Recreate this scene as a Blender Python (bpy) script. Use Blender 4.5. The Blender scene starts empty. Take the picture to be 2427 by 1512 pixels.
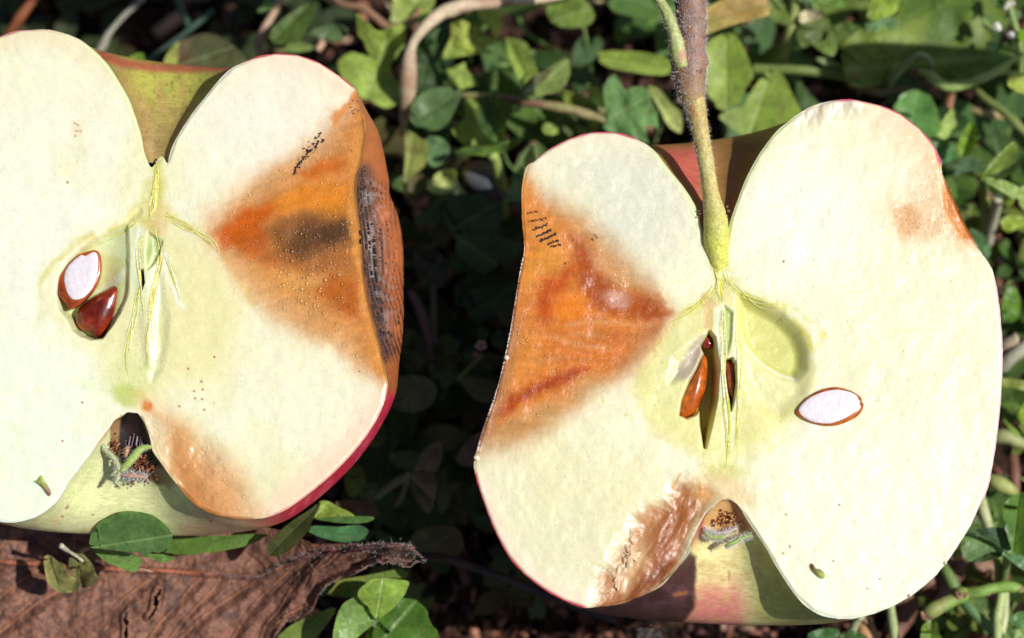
import bpy, math, random
import numpy as np
from mathutils import Vector, Matrix

random.seed(11)
RNG = np.random.default_rng(5)
SC = bpy.context.scene
COL = SC.collection

# ------------------------------------------------------------------ camera
W, H = 2427.0, 1512.0            # the grid in which shapes were measured
DIST = 0.38                      # lens to the cut faces, metres
SPAN = 0.154                     # width seen at that distance
PX = SPAN / W                    # metres per measured pixel on the cut faces
FPX = DIST / PX
TILT = math.radians(13)
ZC = 0.050                       # height of the cut faces over the soil
CAM = np.array([0.0, -DIST * math.sin(TILT), ZC + DIST * math.cos(TILT)])
FWD = np.array([0.0, math.sin(TILT), -math.cos(TILT)])
UPV = np.array([0.0, math.cos(TILT), math.sin(TILT)])
RGT = np.array([1.0, 0.0, 0.0])
cd = bpy.data.cameras.new("camera")
cam = bpy.data.objects.new("camera", cd)
COL.objects.link(cam)
cam.location = CAM
cam.rotation_euler = (TILT, 0, 0)
cd.sensor_width = 36.0
cd.lens = 36.0 * DIST / SPAN
cd.clip_start = 0.01
cd.clip_end = 200.0
cd.dof.use_dof = True
cd.dof.focus_distance = DIST + 0.002
cd.dof.aperture_fstop = 11.0
SC.camera = cam

# ------------------------------------------------------------------ light
SUN_EL, SUN_AZ = math.radians(56), math.radians(-6)      # azimuth counted from +x
sdir = Vector((math.cos(SUN_EL) * math.cos(SUN_AZ), math.cos(SUN_EL) * math.sin(SUN_AZ), math.sin(SUN_EL)))
ld = bpy.data.lights.new("sun", "SUN")
ld.energy = 4.6
ld.angle = math.radians(0.5)
ld.color = (1.0, 0.98, 0.945)
sun = bpy.data.objects.new("sun", ld)
COL.objects.link(sun)
sun.location = (0.6, 0, 1.0)
sun.rotation_euler = sdir.to_track_quat('Z', 'Y').to_euler()
world = bpy.data.worlds.new("World")
SC.world = world
world.use_nodes = True
wn = world.node_tree
sky = wn.nodes.new("ShaderNodeTexSky")
sky.sky_type = 'NISHITA'
sky.sun_disc = False
sky.sun_elevation = SUN_EL
sky.sun_rotation = math.pi / 2 - SUN_AZ
bg = wn.nodes["Background"]
bg.inputs[1].default_value = 0.065
wn.links.new(sky.outputs[0], bg.inputs[0])
SC.view_settings.view_transform = 'Standard'
SC.view_settings.look = 'None'
SC.view_settings.gamma = 1.0
SC.view_settings.exposure = 0.0
SC.view_settings.use_curve_mapping = False
SC.cycles.max_bounces = 6
SC.cycles.transparent_max_bounces = 6
SC.cycles.caustics_reflective = False
SC.cycles.caustics_refractive = False

# ------------------------------------------------------------------ maths helpers
def ray(px, py):
    px = np.asarray(px, float); py = np.asarray(py, float)
    d = FWD[None] * FPX + np.stack([px - W / 2], -1) * RGT[None] + np.stack([H / 2 - py], -1) * UPV[None]
    return d
def on_plane(px, py, O, n):
    """points where the sight lines meet a real plane through O with normal n"""
    d = ray(np.atleast_1d(px), np.atleast_1d(py))
    t = ((O - CAM) @ n) / (d @ n)
    return CAM[None] + d * t[:, None]
def at(px, py, z):
    """points at height z (metres over the soil)"""
    px = np.atleast_1d(np.asarray(px, float)); py = np.atleast_1d(np.asarray(py, float))
    z = np.broadcast_to(np.asarray(z, float), px.shape)
    d = ray(px, py)
    t = (z - CAM[2]) / d[:, 2]
    return CAM[None] + d * t[:, None]
def proj(P):
    q = P - CAM[None]
    w = q @ FWD
    return W / 2 + FPX * (q @ RGT) / w, H / 2 - FPX * (q @ UPV) / w
def ss(a, b, x):
    t = np.clip((x - a) / (b - a), 0, 1)
    return t * t * (3 - 2 * t)
_LAT = RNG.random((256, 256))
def vnoise(x, y):
    xi = np.floor(x).astype(int); yi = np.floor(y).astype(int)
    fx = x - xi; fy = y - yi
    fx = fx * fx * (3 - 2 * fx); fy = fy * fy * (3 - 2 * fy)
    a = _LAT[xi & 255, yi & 255]; b = _LAT[(xi + 1) & 255, yi & 255]
    c = _LAT[xi & 255, (yi + 1) & 255]; d = _LAT[(xi + 1) & 255, (yi + 1) & 255]
    return (a * (1 - fx) + b * fx) * (1 - fy) + (c * (1 - fx) + d * fx) * fy
def fbm(x, y, scale, octv=4, off=0.0):
    """about -1..1; scale = feature size in measured pixels"""
    v = 0; amp = 1; tot = 0; f = 1.0 / scale
    for k in range(octv):
        v = v + amp * (vnoise(x * f + 17.3 * k + off, y * f + 9.1 * k - off) * 2 - 1)
        tot += amp; amp *= 0.55; f *= 2.03
    return v / tot * 1.5
def lin(h):
    h = h.lstrip('#')
    c = np.array([int(h[i:i + 2], 16) / 255 for i in (0, 2, 4)])
    return np.where(c <= 0.04045, c / 12.92, ((c + 0.055) / 1.055) ** 2.4)
KSUN = 1.18                      # a white sheet under this sun reads this bright
def alb(h, k=KSUN):
    return np.minimum(lin(h) / k, 0.86)
def sdist(x, y, poly):
    """signed distance to a polygon, negative inside"""
    P = np.asarray(poly, float); n = len(P)
    d2 = np.full(x.shape, 1e18); ins = np.zeros(x.shape, bool)
    for i in range(n):
        ax, ay = P[i]; bx, by = P[(i + 1) % n]
        ex, ey = bx - ax, by - ay
        L = ex * ex + ey * ey + 1e-9
        t = np.clip(((x - ax) * ex + (y - ay) * ey) / L, 0, 1)
        d2 = np.minimum(d2, (x - ax - t * ex) ** 2 + (y - ay - t * ey) ** 2)
        c = (ay > y) != (by > y)
        with np.errstate(divide='ignore', invalid='ignore'):
            xx = ax + (y - ay) * ex / (ey if ey != 0 else 1e-9)
        ins ^= c & (x < xx)
    d = np.sqrt(d2)
    return np.where(ins, -d, d)
def ldist(x, y, pts):
    P = np.asarray(pts, float); d2 = np.full(x.shape, 1e18)
    for (ax, ay), (bx, by) in zip(P[:-1], P[1:]):
        ex, ey = bx - ax, by - ay
        t = np.clip(((x - ax) * ex + (y - ay) * ey) / (ex * ex + ey * ey + 1e-9), 0, 1)
        d2 = np.minimum(d2, (x - ax - t * ex) ** 2 + (y - ay - t * ey) ** 2)
    return np.sqrt(d2)
def spline(pts, n, closed=False):
    """Catmull-Rom through pts, resampled to n points by arc length"""
    P = [np.asarray(p, float) for p in pts]
    if closed: P = [P[-1]] + P + [P[0], P[1]]
    else: P = [2 * P[0] - P[1]] + P + [2 * P[-1] - P[-2]]
    out = []
    for i in range(1, len(P) - 2):
        p0, p1, p2, p3 = P[i - 1:i + 3]
        for t in np.linspace(0, 1, 12, endpoint=False):
            out.append(0.5 * (2 * p1 + (p2 - p0) * t + (2 * p0 - 5 * p1 + 4 * p2 - p3) * t * t + (3 * p1 - p0 - 3 * p2 + p3) * t ** 3))
    out.append(P[-2]); out = np.array(out)
    L = np.concatenate([[0], np.cumsum(np.linalg.norm(np.diff(out, axis=0), axis=1))])
    q = np.linspace(0, L[-1], n + (1 if closed else 0))
    r = np.stack([np.interp(q, L, out[:, k]) for k in range(out.shape[1])], -1)
    return r[:-1] if closed else r

# ------------------------------------------------------------------ object helpers
def tag(o, label=None, cat=None, group=None, kind=None):
    if label: o['label'] = label
    if cat: o['category'] = cat
    if group: o['group'] = group
    if kind: o['kind'] = kind
    return o
def empty(name, loc, label, cat, group=None):
    o = bpy.data.objects.new(name, None); COL.objects.link(o)
    o.location = Vector(loc); o.empty_display_size = 0.005
    return tag(o, label, cat, group)
def mesh_obj(name, V, faces, mat, parent=None, smooth=True, col=None, extra=None, origin=None):
    V = np.asarray(V, float)
    if origin is None:
        origin = np.array(parent.location) if parent is not None and parent.parent is None else V.mean(0)
        if parent is not None and parent.parent is None: origin = np.array(parent.location)
    origin = np.asarray(origin, float)
    me = bpy.data.meshes.new(name)
    me.vertices.add(len(V)); me.vertices.foreach_set('co', (V - origin).astype(np.float32).ravel())
    if isinstance(faces, np.ndarray):
        n, k = faces.shape
        me.loops.add(n * k); me.loops.foreach_set('vertex_index', faces.astype(np.int32).ravel())
        me.polygons.add(n); me.polygons.foreach_set('loop_start', np.arange(0, n * k, k, dtype=np.int32))
        me.polygons.foreach_set('loop_total', np.full(n, k, np.int32))
    else:
        tot = sum(len(f) for f in faces)
        me.loops.add(tot); me.loops.foreach_set('vertex_index', np.array([i for f in faces for i in f], np.int32))
        me.polygons.add(len(faces))
        ls = np.cumsum([0] + [len(f) for f in faces[:-1]]).astype(np.int32)
        me.polygons.foreach_set('loop_start', ls)
        me.polygons.foreach_set('loop_total', np.array([len(f) for f in faces], np.int32))
    me.update(calc_edges=True)
    if smooth: me.polygons.foreach_set('use_smooth', np.ones(len(me.polygons), bool))
    if col is not None:
        a = me.color_attributes.new('Col', 'FLOAT_COLOR', 'POINT')
        c = np.ones((len(V), 4), np.float32); c[:, :col.shape[1]] = col
        a.data.foreach_set('color', c.ravel())
    for k, v in (extra or {}).items():
        a = me.attributes.new(k, 'FLOAT', 'POINT'); a.data.foreach_set('value', np.asarray(v, np.float32).ravel())
    if mat: me.materials.append(mat)
    o = bpy.data.objects.new(name, me); COL.objects.link(o)
    if parent is not None:
        o.parent = parent
        if parent.parent is not None or parent.type == 'MESH':
            o.location = Vector(origin) - world_loc(parent)
        else: o.location = Vector(origin) - parent.location
    else: o.location = Vector(origin)
    return o
def world_loc(o):
    v = Vector(o.location)
    while o.parent is not None: o = o.parent; v += Vector(o.location)
    return v
def grid_faces(nu, nv, closed_u=False):
    i = np.arange(nu if closed_u else nu - 1)[:, None]; j = np.arange(nv - 1)[None]
    a = i * nv + j; b = ((i + 1) % nu) * nv + j
    return np.stack([a, b, b + 1, a + 1], -1).reshape(-1, 4)
def tube_geo(P, R, ns=8, flat=None):
    """verts, quads of a capped tube through world points P with radii R"""
    P = np.asarray(P, float); R = np.broadcast_to(np.asarray(R, float), (len(P),))
    T = np.gradient(P, axis=0); T /= np.linalg.norm(T, axis=1)[:, None] + 1e-12
    ref = np.array([0, 0, 1.0]) if abs(T[0][2]) < 0.8 else np.array([1.0, 0, 0])
    V = []
    a = np.linspace(0, 2 * math.pi, ns, endpoint=False)
    for p, t, r in zip(P, T, R):
        u = np.cross(t, ref); u /= np.linalg.norm(u) + 1e-12
        ref = np.cross(u, t); w = ref
        V.append(p + r * (np.cos(a)[:, None] * u + np.sin(a)[:, None] * w))
    V = np.concatenate(V)
    n = len(P); F = []
    for i in range(n - 1):
        for j in range(ns):
            k = (j + 1) % ns
            F.append((i * ns + j, i * ns + k, (i + 1) * ns + k, (i + 1) * ns + j))
    F.append(tuple(range(ns - 1, -1, -1))); F.append(tuple((n - 1) * ns + j for j in range(ns)))
    return V, F
class Geo:
    """collects pieces of ONE object"""
    def __init__(s): s.V = []; s.F = []; s.C = []; s.n = 0
    def add(s, V, F, c=None):
        s.V.append(np.asarray(V, float)); s.F += [tuple(int(i) + s.n for i in f) for f in F]
        if c is not None:
            c = np.asarray(c, float)
            s.C.append(np.broadcast_to(c, (len(V), 3)))
        s.n += len(V)
    def build(s, name, mat, parent=None, smooth=True):
        return mesh_obj(name, np.concatenate(s.V), s.F, mat, parent, smooth, col=np.concatenate(s.C) if s.C else None)

# ------------------------------------------------------------------ materials
def nmat(name):
    m = bpy.data.materials.new(name); m.use_nodes = True
    nt = m.node_tree; b = nt.nodes['Principled BSDF']
    return m, nt, b
def nn(nt, t, **kw):
    n = nt.nodes.new(t)
    for k, v in kw.items(): setattr(n, k, v)
    return n
def noise(nt, scale, detail=3, rough=0.55, vec=None):
    n = nn(nt, 'ShaderNodeTexNoise'); n.inputs['Scale'].default_value = scale
    n.inputs['Detail'].default_value = detail; n.inputs['Roughness'].default_value = rough
    if vec is None:
        tc = nn(nt, 'ShaderNodeTexCoord'); vec = tc.outputs['Object']
    nt.links.new(vec, n.inputs['Vector']); return n
def maprange(nt, src, a, b, c, d):
    m = nn(nt, 'ShaderNodeMapRange'); nt.links.new(src, m.inputs[0])
    for i, v in enumerate((a, b, c, d)): m.inputs[i + 1].default_value = v
    return m.outputs[0]
def mult_col(nt, colsock, facsock):
    m = nn(nt, 'ShaderNodeMix', data_type='RGBA', blend_type='MULTIPLY')
    m.inputs[0].default_value = 1.0
    nt.links.new(colsock, m.inputs[6]); nt.links.new(facsock, m.inputs[7]); return m.outputs[2]
def bump(nt, b, hsock, dist, strength=1.0, prev=None):
    n = nn(nt, 'ShaderNodeBump'); n.inputs['Distance'].default_value = dist; n.inputs['Strength'].default_value = strength
    nt.links.new(hsock, n.inputs['Height'])
    if prev is not None: nt.links.new(prev, n.inputs['Normal'])
    if b is not None: nt.links.new(n.outputs[0], b.inputs['Normal'])
    return n.outputs[0]

def flesh_material():
    m, nt, b = nmat('apple_flesh')
    at_ = nn(nt, 'ShaderNodeAttribute', attribute_name='Col')
    wet = nn(nt, 'ShaderNodeAttribute', attribute_name='wet')
    n1 = noise(nt, 5200, 3); n2 = noise(nt, 900, 4)
    c = mult_col(nt, at_.outputs['Color'], maprange(nt, n1.outputs[0], 0.3, 0.7, 0.935, 1.05))
    c = mult_col(nt, c, maprange(nt, n2.outputs[0], 0.3, 0.7, 0.965, 1.03))
    nt.links.new(c, b.inputs['Base Color'])
    vo = nn(nt, 'ShaderNodeTexVoronoi'); vo.inputs['Scale'].default_value = 4300
    tc = nn(nt, 'ShaderNodeTexCoord'); nt.links.new(tc.outputs['Object'], vo.inputs['Vector'])
    dome = maprange(nt, vo.outputs['Distance'], 0.0, 0.42, 1.0, 0.0)
    dm = nn(nt, 'ShaderNodeMath', operation='MULTIPLY'); nt.links.new(dome, dm.inputs[0])
    gate = nn(nt, 'ShaderNodeMath', operation='MULTIPLY')
    sep = nn(nt, 'ShaderNodeSeparateColor'); nt.links.new(vo.outputs['Color'], sep.inputs[0])
    nt.links.new(maprange(nt, sep.outputs[0], 0.70, 0.95, 0.0, 1.0), gate.inputs[0])
    nt.links.new(maprange(nt, wet.outputs['Fac'], 0.0, 1.0, 0.55, 0.8), gate.inputs[1])
    nt.links.new(gate.outputs[0], dm.inputs[1])
    p = bump(nt, None, n1.outputs[0], 0.00003)
    p = bump(nt, None, n2.outputs[0], 0.00003, prev=p)
    p = bump(nt, b, dm.outputs[0], 0.00006, prev=p)
    nt.links.new(maprange(nt, wet.outputs['Fac'], 0.0, 1.0, 0.36, 0.24), b.inputs['Roughness'])
    b.inputs['Subsurface Weight'].default_value = 0.6
    b.inputs['Subsurface Radius'].default_value = (1.0, 0.55, 0.3)
    b.inputs['Subsurface Scale'].default_value = 0.0012
    b.inputs['Specular IOR Level'].default_value = 0.5
    return m
def skin_material():
    m, nt, b = nmat('apple_skin')
    at_ = nn(nt, 'ShaderNodeAttribute', attribute_name='Col')
    mp = nn(nt, 'ShaderNodeMapping'); tc = nn(nt, 'ShaderNodeTexCoord')
    nt.links.new(tc.outputs['Object'], mp.inputs[0]); mp.inputs['Scale'].default_value = (0.22, 1.0, 1.0)
    n1 = noise(nt, 3800, 3, vec=mp.outputs[0]); n2 = noise(nt, 420, 4)
    c = mult_col(nt, at_.outputs['Color'], maprange(nt, n1.outputs[0], 0.3, 0.7, 0.84, 1.12))
    c = mult_col(nt, c, maprange(nt, n2.outputs[0], 0.3, 0.7, 0.88, 1.1))
    nt.links.new(c, b.inputs['Base Color'])
    bump(nt, b, n1.outputs[0], 0.00006)
    b.inputs['Roughness'].default_value = 0.42
    b.inputs['Subsurface Weight'].default_value = 0.3
    b.inputs['Subsurface Radius'].default_value = (1.0, 0.4, 0.25)
    b.inputs['Subsurface Scale'].default_value = 0.0025
    return m
def plain(name, c, rough=0.5, nscale=1500, var=0.25, bdist=0.00005, spec=0.5, attr=False, coat=0.0):
    m, nt, b = nmat(name)
    n1 = noise(nt, nscale, 4)
    if attr:
        a = nn(nt, 'ShaderNodeAttribute', attribute_name='Col'); src = a.outputs['Color']
    else:
        r = nn(nt, 'ShaderNodeRGB'); r.outputs[0].default_value = (*c, 1); src = r.outputs[0]
    nt.links.new(mult_col(nt, src, maprange(nt, n1.outputs[0], 0.3, 0.7, 1 - var, 1 + var)), b.inputs['Base Color'])
    bump(nt, b, n1.outputs[0], bdist)
    b.inputs['Roughness'].default_value = rough
    b.inputs['Specular IOR Level'].default_value = spec
    b.inputs['Coat Weight'].default_value = coat
    b.inputs['Coat Roughness'].default_value = 0.08
    return m
M_FLESH = flesh_material()
M_SKIN = skin_material()
M_DOT = plain('fungus_spots', (0.016, 0.011, 0.012), 0.38, 3000, 0.3)
M_SEEDCOAT = plain('seed_coat', alb('#a8481c') * 0.8, 0.24, 900, 0.45, 0.00004, coat=0.4, attr=True)
M_KERNEL = plain('seed_kernel', alb('#efe4e8'), 0.4, 1300, 0.07, 0.00012)
M_ATTR = plain('plant_matter', (1, 1, 1), 0.6, 2500, 0.3, 0.00006, attr=True)
M_FUZZ = plain('pale_fuzz', (0.6, 0.56, 0.54), 0.7, 3000, 0.2)
M_FUZZ.node_tree.nodes['Principled BSDF'].inputs['Specular IOR Level'].default_value = 0.2

# ==================================================================
#   THE TWO APPLE HALVES
# ==================================================================
def frame_of(axis_top, axis_bot):
    A = np.array(axis_top, float); B = np.array(axis_bot, float)
    d = (B - A); L = np.linalg.norm(d); d /= L
    r = np.array([-d[1], d[0]])           # perpendicular
    if r[0] < 0: r = -r
    return A, d, r
def sections(pts, n=(130, 330, 130)):
    """resample a side profile in three parts: cavity, flank, calyx basin"""
    P = spline(pts, 1600)
    i0 = int(np.argmin(P[:, 1])); i1 = int(np.argmax(P[:, 1]))
    def rs(Q, k):
        L = np.concatenate([[0], np.cumsum(np.linalg.norm(np.diff(Q, axis=0), axis=1))])
        q = np.linspace(0, L[-1], k)
        return np.stack([np.interp(q, L, Q[:, 0]), np.interp(q, L, Q[:, 1])], -1)
    return np.concatenate([rs(P[:i0 + 1], n[0])[:-1], rs(P[i0:i1 + 1], n[1])[:-1], rs(P[i1:], n[2])])

L_R = [(396.7,382.8),(407.5,346.7),(429,307),(458,263.8),(486.9,227.7),(515.7,191.7),(545,163),(582,144.7),(619.5,130),(675.3,126),(720,133.5),(757,148.4),(798,174.5),(831,198.7),(845,215),(857.7,256.4),(867,290),(864,330.8),(855.8,382.9),(845,415),(842,461),(846.6,498),(855,554),(858,609.9),(861.5,647),(867,690),(880,740),(895,800),(910,860),(919,905),(915,940),(900,980),(870,1030),(830,1080),(780,1130),(729.5,1171.8),(678.4,1207.6),(627.3,1227),(572.6,1230),(534.4,1225),(503.8,1217.4),(468,1199.6),(442.7,1176.7),(419.7,1148.6),(399.4,1123),(381.6,1097.7),(361,1067),(356,1041.7),(345.9,1011),(330.6,985.6),(318,976)]
L_L = [(350,382.8),(340.8,357.6),(333.6,317.9),(321,278),(306.5,238.5),(285,198.9),(259.7,159),(234.7,130.4),(205.6,105),(180,88.9),(144,76),(108,69),(72,70),(36,72),(0,85),(-60,118),(-115,165),(-160,230),(-200,330),(-228,450),(-242,580),(-248,720),(-240,860),(-220,980),(-185,1080),(-130,1160),(-70,1215),(0,1237),(51,1235.6),(89.4,1222.9),(120,1202.5),(143,1176.9),(163.5,1141),(177.8,1123),(203,1090),(228.7,1059.5),(251.6,1029),(269.5,998.3),(287.3,986.9),(304,976)]
R_R = [(1722.7,580.7),(1729,533),(1738,503),(1749.8,470.4),(1766.9,426),(1784,392),(1804.4,357.9),(1835,317),(1865.7,289),(1906.6,260),(1940,245),(1977.3,237),(2016,234),(2051.3,240.9),(2090,249.7),(2125.4,263.8),(2157,285),(2185.3,309.7),(2206.5,332),(2224,362.6),(2233.5,385),(2232,403),(2243,430),(2259.4,468.4),(2284,521),(2305,560),(2330,602.4),(2351,634),(2361,669.4),(2368.7,718.8),(2374,770),(2378,850),(2373,950),(2362,1050),(2349,1128.4),(2338.6,1166.7),(2323.3,1197.4),(2305.4,1236),(2290,1264),(2267,1300),(2244,1333),(2210.8,1371),(2159.8,1412),(2113.8,1437.5),(2057.6,1458.5),(2006.5,1467),(1955,1461),(1926.7,1448),(1899,1426),(1871.7,1390.5),(1841.5,1343.7),(1816.7,1299.7),(1789,1258.5),(1772.7,1233.7),(1753.5,1203),(1736,1188),(1722,1182)]
R_L = [(1681,580.7),(1668.6,556.6),(1651,494),(1623.5,447),(1588,403.7),(1553,358.7),(1517.7,333),(1478.5,317),(1439,312),(1400,313.6),(1361,323.5),(1322,341),(1290.4,360.7),(1265,382),(1246,396),(1237.5,439),(1236,475),(1237,520),(1241,560),(1242,592),(1234,631),(1221.8,705.6),(1210,776),(1196,846),(1178.5,918.4),(1151,998),(1134.6,1050),(1124,1094),(1126.4,1124),(1142.8,1179),(1170,1250),(1210,1325),(1260,1375),(1320,1415),(1375,1438),(1400,1440),(1420.6,1438),(1472.8,1430.4),(1533,1407),(1569,1387.8),(1596.6,1357.5),(1632.4,1313.5),(1640,1288.7),(1662.7,1239),(1687.3,1206),(1706,1188),(1718,1182)]

# ---- colour of the cut faces: layers of real stain, measured on the fruit
def layer(c, m, h):
    return c * (1 - m[:, None]) + alb(h)[None] * m[:, None]
def soft(x, y, poly, w, inset=0.0):
    """1 inside, fading over w around the border"""
    return 1 - ss(-w * 0.5, w * 0.5, sdist(x, y, poly) + inset)
def softw(x, y, poly, w, inset=0.0):
    return soft(x, y, poly, w * 1.55, inset)
def spot(x, y, cx, cy, rx, ry, ang=0.0, w=0.5):
    ca, sa = math.cos(math.radians(ang)), math.sin(math.radians(ang))
    u = (x - cx) * ca + (y - cy) * sa; v = -(x - cx) * sa + (y - cy) * ca
    return 1 - ss(1 - w, 1 + w, np.sqrt((u / rx) ** 2 + (v / ry) ** 2))
def band(x, y, pts, r, w=0.6):
    return 1 - ss(r * (1 - w), r * (1 + w), ldist(x, y, pts))

LOC_L = [(300,535),(262,550),(222,568),(190,590),(160,622),(142,655),(136,695),(142,730),(160,752),(172,778),(190,792),(215,800),(240,798),(262,770),(280,742),(296,705),(300,690),(302,640),(303,590)]
def paint_left(x, y, edge):
    wx = x + fbm(x, y, 170, 3, 91) * 16 + fbm(x, y, 60, 4) * 10 + fbm(x, y, 12, 3, 3) * 3.5
    wy = y + fbm(x, y, 170, 3, 91) * 16 + fbm(x, y, 60, 4, 5) * 10 + fbm(x, y, 12, 3, 8) * 3.5
    c = np.repeat(alb('#f8f4d4')[None], len(x), 0)
    c = layer(c, ss(520, 900, y) * (1 - ss(150, 330, x)) * 0.9, '#f6fce2')
    c = layer(c, 0.7 * (1 - ss(80, 420, np.hypot(x - 130, y - 560))), '#faf9e6')
    c = layer(c, 0.5 * ss(0.0, 0.9, fbm(x, y, 190, 3, 2)), '#f0e8a8')
    c = layer(c, 0.22 * ss(0.1, 0.9, fbm(x * 1.2, y * .9, 60, 4, 6)), '#f4eebc')
    c = layer(c, 0.7 * (1 - ss(60, 260, np.hypot(x - 640, y - 260))), '#fbf2e0')
    # pink blush just inside the red skin
    blush = (1 - ss(5, 90, edge)) * ss(500, 700, x) * ss(880, 980, y)
    c = layer(c, blush * 0.8, '#fbd9bd')
    blush = (1 - ss(5, 60, edge)) * (1 - ss(300, 400, y)) * ss(560, 640, x)
    c = layer(c, blush * 0.5, '#f9dcc4')
    c = layer(c, (1 - ss(5, 70, edge)) * (1 - ss(180, 260, y)) * (1 - ss(160, 330, x)) * 0.6, '#f2dfb4')
    c = layer(c, (1 - ss(2, 16, edge)) * ss(180, 230, x) * (1 - ss(370, 400, x)) * (1 - ss(370, 400, y)) * 0.7, '#dfe6a2')
    # core lens
    lens = [(370,505),(440,535),(500,585),(550,655),(580,740),(560,830),(500,900),(420,930),(330,930),(260,890),(225,830),(150,760),(125,700),(140,640),(190,585),(270,545),(330,510)]
    c = layer(c, softw(wx, wy, lens, 70) * 0.75, '#f0e8a2')
    for pts, r, h, s in (([(330,508),(290,540),(235,562),(180,580),(130,625),(108,690),(100,760)], 9, '#e4dc84', .85),
                         ([(338,480),(300,530),(240,560),(170,600)], 9, '#e6dd92', .6),
                         ([(392,500),(440,530),(495,565),(535,615),(565,665),(600,720)], 11, '#ecd97c', .8),
                         ([(372,380),(368,430),(362,480),(352,540)], 19, '#ccc82c', .95),
                         ([(350,385),(346,420),(335,480),(318,520)], 7, '#e2e08c', .5),
                         ([(395,385),(386,430),(390,490),(405,520)], 8, '#ece69a', .6),
                         ([(370,600),(372,680),(362,790),(350,880)], 26, '#eeecc0', .6),
                         ([(95,760),(120,840),(180,900),(260,940),(310,945)], 14, '#eff2c0', .5)):
        c = layer(c, band(wx, wy, pts, r * .85, .95) * s * .9 * ss(-.7, .45, fbm(x, y, 34, 3, 52)), h)
    c = layer(c, band(x, y, [(360,395),(362,440),(366,500)], 5, .6) * .8, '#f3efbe')
    c = layer(c, spot(wx, wy, 372, 500, 30, 30) * .6, '#e8cf8e')
    c = layer(c, spot(wx, wy, 310, 900, 60, 46) * .6, '#e2eaa0')
    c = layer(c, spot(wx, wy, 306, 935, 36, 26) * .8, '#ccd572')
    # locule: smooth greenish parchment
    c = layer(c, soft(x, y, LOC_L, 7), '#dfe39c')
    c = layer(c, soft(x, y, [(300,535),(262,550),(222,568),(210,590),(250,600),(300,610)], 10) * .7, '#e9edbc')
    c = layer(c, band(x, y, [(226,690),(262,664),(300,640)], 10, .5) * .7, '#f0f2d2')
    # centre column and its slit
    c = layer(c, soft(x, y, [(303,540),(345,532),(372,560),(384,575),(380,600),(372,640),(350,690),(332,760),(318,700),(305,640)], 6) * .85, '#e6ebba')
    c = layer(c, band(x, y, [(330,545),(324,600),(330,650),(335,720)], 6, .6), '#f4f4d6')
    c = layer(c, soft(x, y, [(352,550),(384,572),(378,600),(362,628),(350,640),(346,600)], 5), '#b9c878')
    c = layer(c, band(x, y, [(360,560),(362,600),(352,632)], 3.5, .6) * .8, '#eaf0c4')
    for pts in ([(385,600),(400,650),(425,700),(440,730)], [(400,610),(425,670),(432,720)], [(378,640),(368,720),(362,810),(360,860)], [(388,600),(380,700),(372,780)]):
        c = layer(c, band(wx, wy, pts, 5, .8) * .7, '#f6fae6')
    c = layer(c, softw(wx, wy, [(372,680),(392,740),(395,800),(380,870),(362,900),(360,800)], 14) * .6, '#e2e2a4')
    c = layer(c, softw(wx, wy, [(336,520),(372,505),(395,530),(392,562),(350,552)], 10) * .55, '#e6c98c')
    # main rot
    rot = [(900,180),(842,208),(836,240),(800,275),(745,318),(690,356),(640,392),(590,432),(540,475),(503,512),(486,545),(505,572),(530,602),(558,640),(590,690),(625,730),(665,762),(720,790),(780,815),(830,848),(880,893),(940,930),(1000,700)]
    f = softw(wx, wy, rot, 58)
    fr = softw(wx, wy, rot, 120, 0)
    c = layer(c, fr * .38 * (1 - ss(780, 940, x) * (1 - ss(200, 330, y))), '#f3cf96')
    c = layer(c, f, '#dca266')
    gr = fbm(x, y, 4.5, 2, 53)
    core = [(900,225),(850,225),(800,320),(750,370),(700,430),(640,470),(560,500),(500,525),(492,550),(520,575),(560,620),(610,660),(680,700),(740,740),(800,780),(860,840),(930,890)]
    c = layer(c, softw(wx, wy, core, 60) * .8, '#d98a3c')
    c = layer(c, softw(wx, wy, [(495,545),(520,520),(580,500),(650,490),(690,500),(640,540),(640,590),(600,600),(545,590),(510,570)], 26), '#d0640f')
    c = layer(c, softw(wx, wy, [(520,585),(600,580),(660,600),(660,625),(600,625),(550,620)], 22) * .7, '#bf6014')
    c = layer(c, softw(wx, wy, [(660,490),(720,450),(780,440),(830,430),(838,480),(800,510),(720,520),(670,520)], 30), '#e08a24')
    c = layer(c, softw(wx, wy, [(700,400),(740,380),(800,372),(825,385),(800,410),(760,430),(720,430)], 22) * .85, '#cb6a12')
    c = layer(c, softw(wx, wy, [(640,560),(680,530),(740,518),(800,500),(835,515),(832,570),(800,600),(740,612),(670,600)], 26) * .7, '#74461e')
    c = layer(c, softw(wx, wy, [(570,570),(680,540),(835,505),(842,610),(740,640),(620,620)], 34) * .4, '#8a5424')
    c = layer(c, spot(wx, wy, 790, 552, 48, 26, -10, .8) * .75, '#46301c')
    c = layer(c, softw(wx, wy, [(690,570),(740,550),(780,570),(740,600),(700,598)], 20) * .6, '#5f4226')
    c = layer(c, softw(wx, wy, [(560,640),(640,628),(730,630),(800,640),(780,690),(700,700),(620,690)], 34) * .8, '#dda055')
    c = layer(c, softw(wx, wy, [(745,680),(790,650),(845,650),(855,720),(850,770),(800,760),(760,720)], 30) * .85, '#bb5f12')
    c = layer(c, softw(wx, wy, [(700,700),(760,715),(820,780),(880,850),(860,850),(780,800),(700,760)], 30) * .6, '#d99a52')
    c = layer(c, softw(wx, wy, [(600,440),(700,372),(790,312),(820,340),(760,372),(690,415),(620,470),(550,500)], 30) * .6, '#dca870')
    c = layer(c, softw(wx, wy, [(520,590),(560,600),(640,680),(720,740),(800,790),(880,870),(860,880),(740,800),(620,730),(560,660)], 26) * .6, '#e0ac70')
    c = layer(c, softw(wx, wy, [(660,600),(760,610),(830,590),(850,640),(780,650),(700,640)], 20) * .6, '#a8622a')
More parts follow.
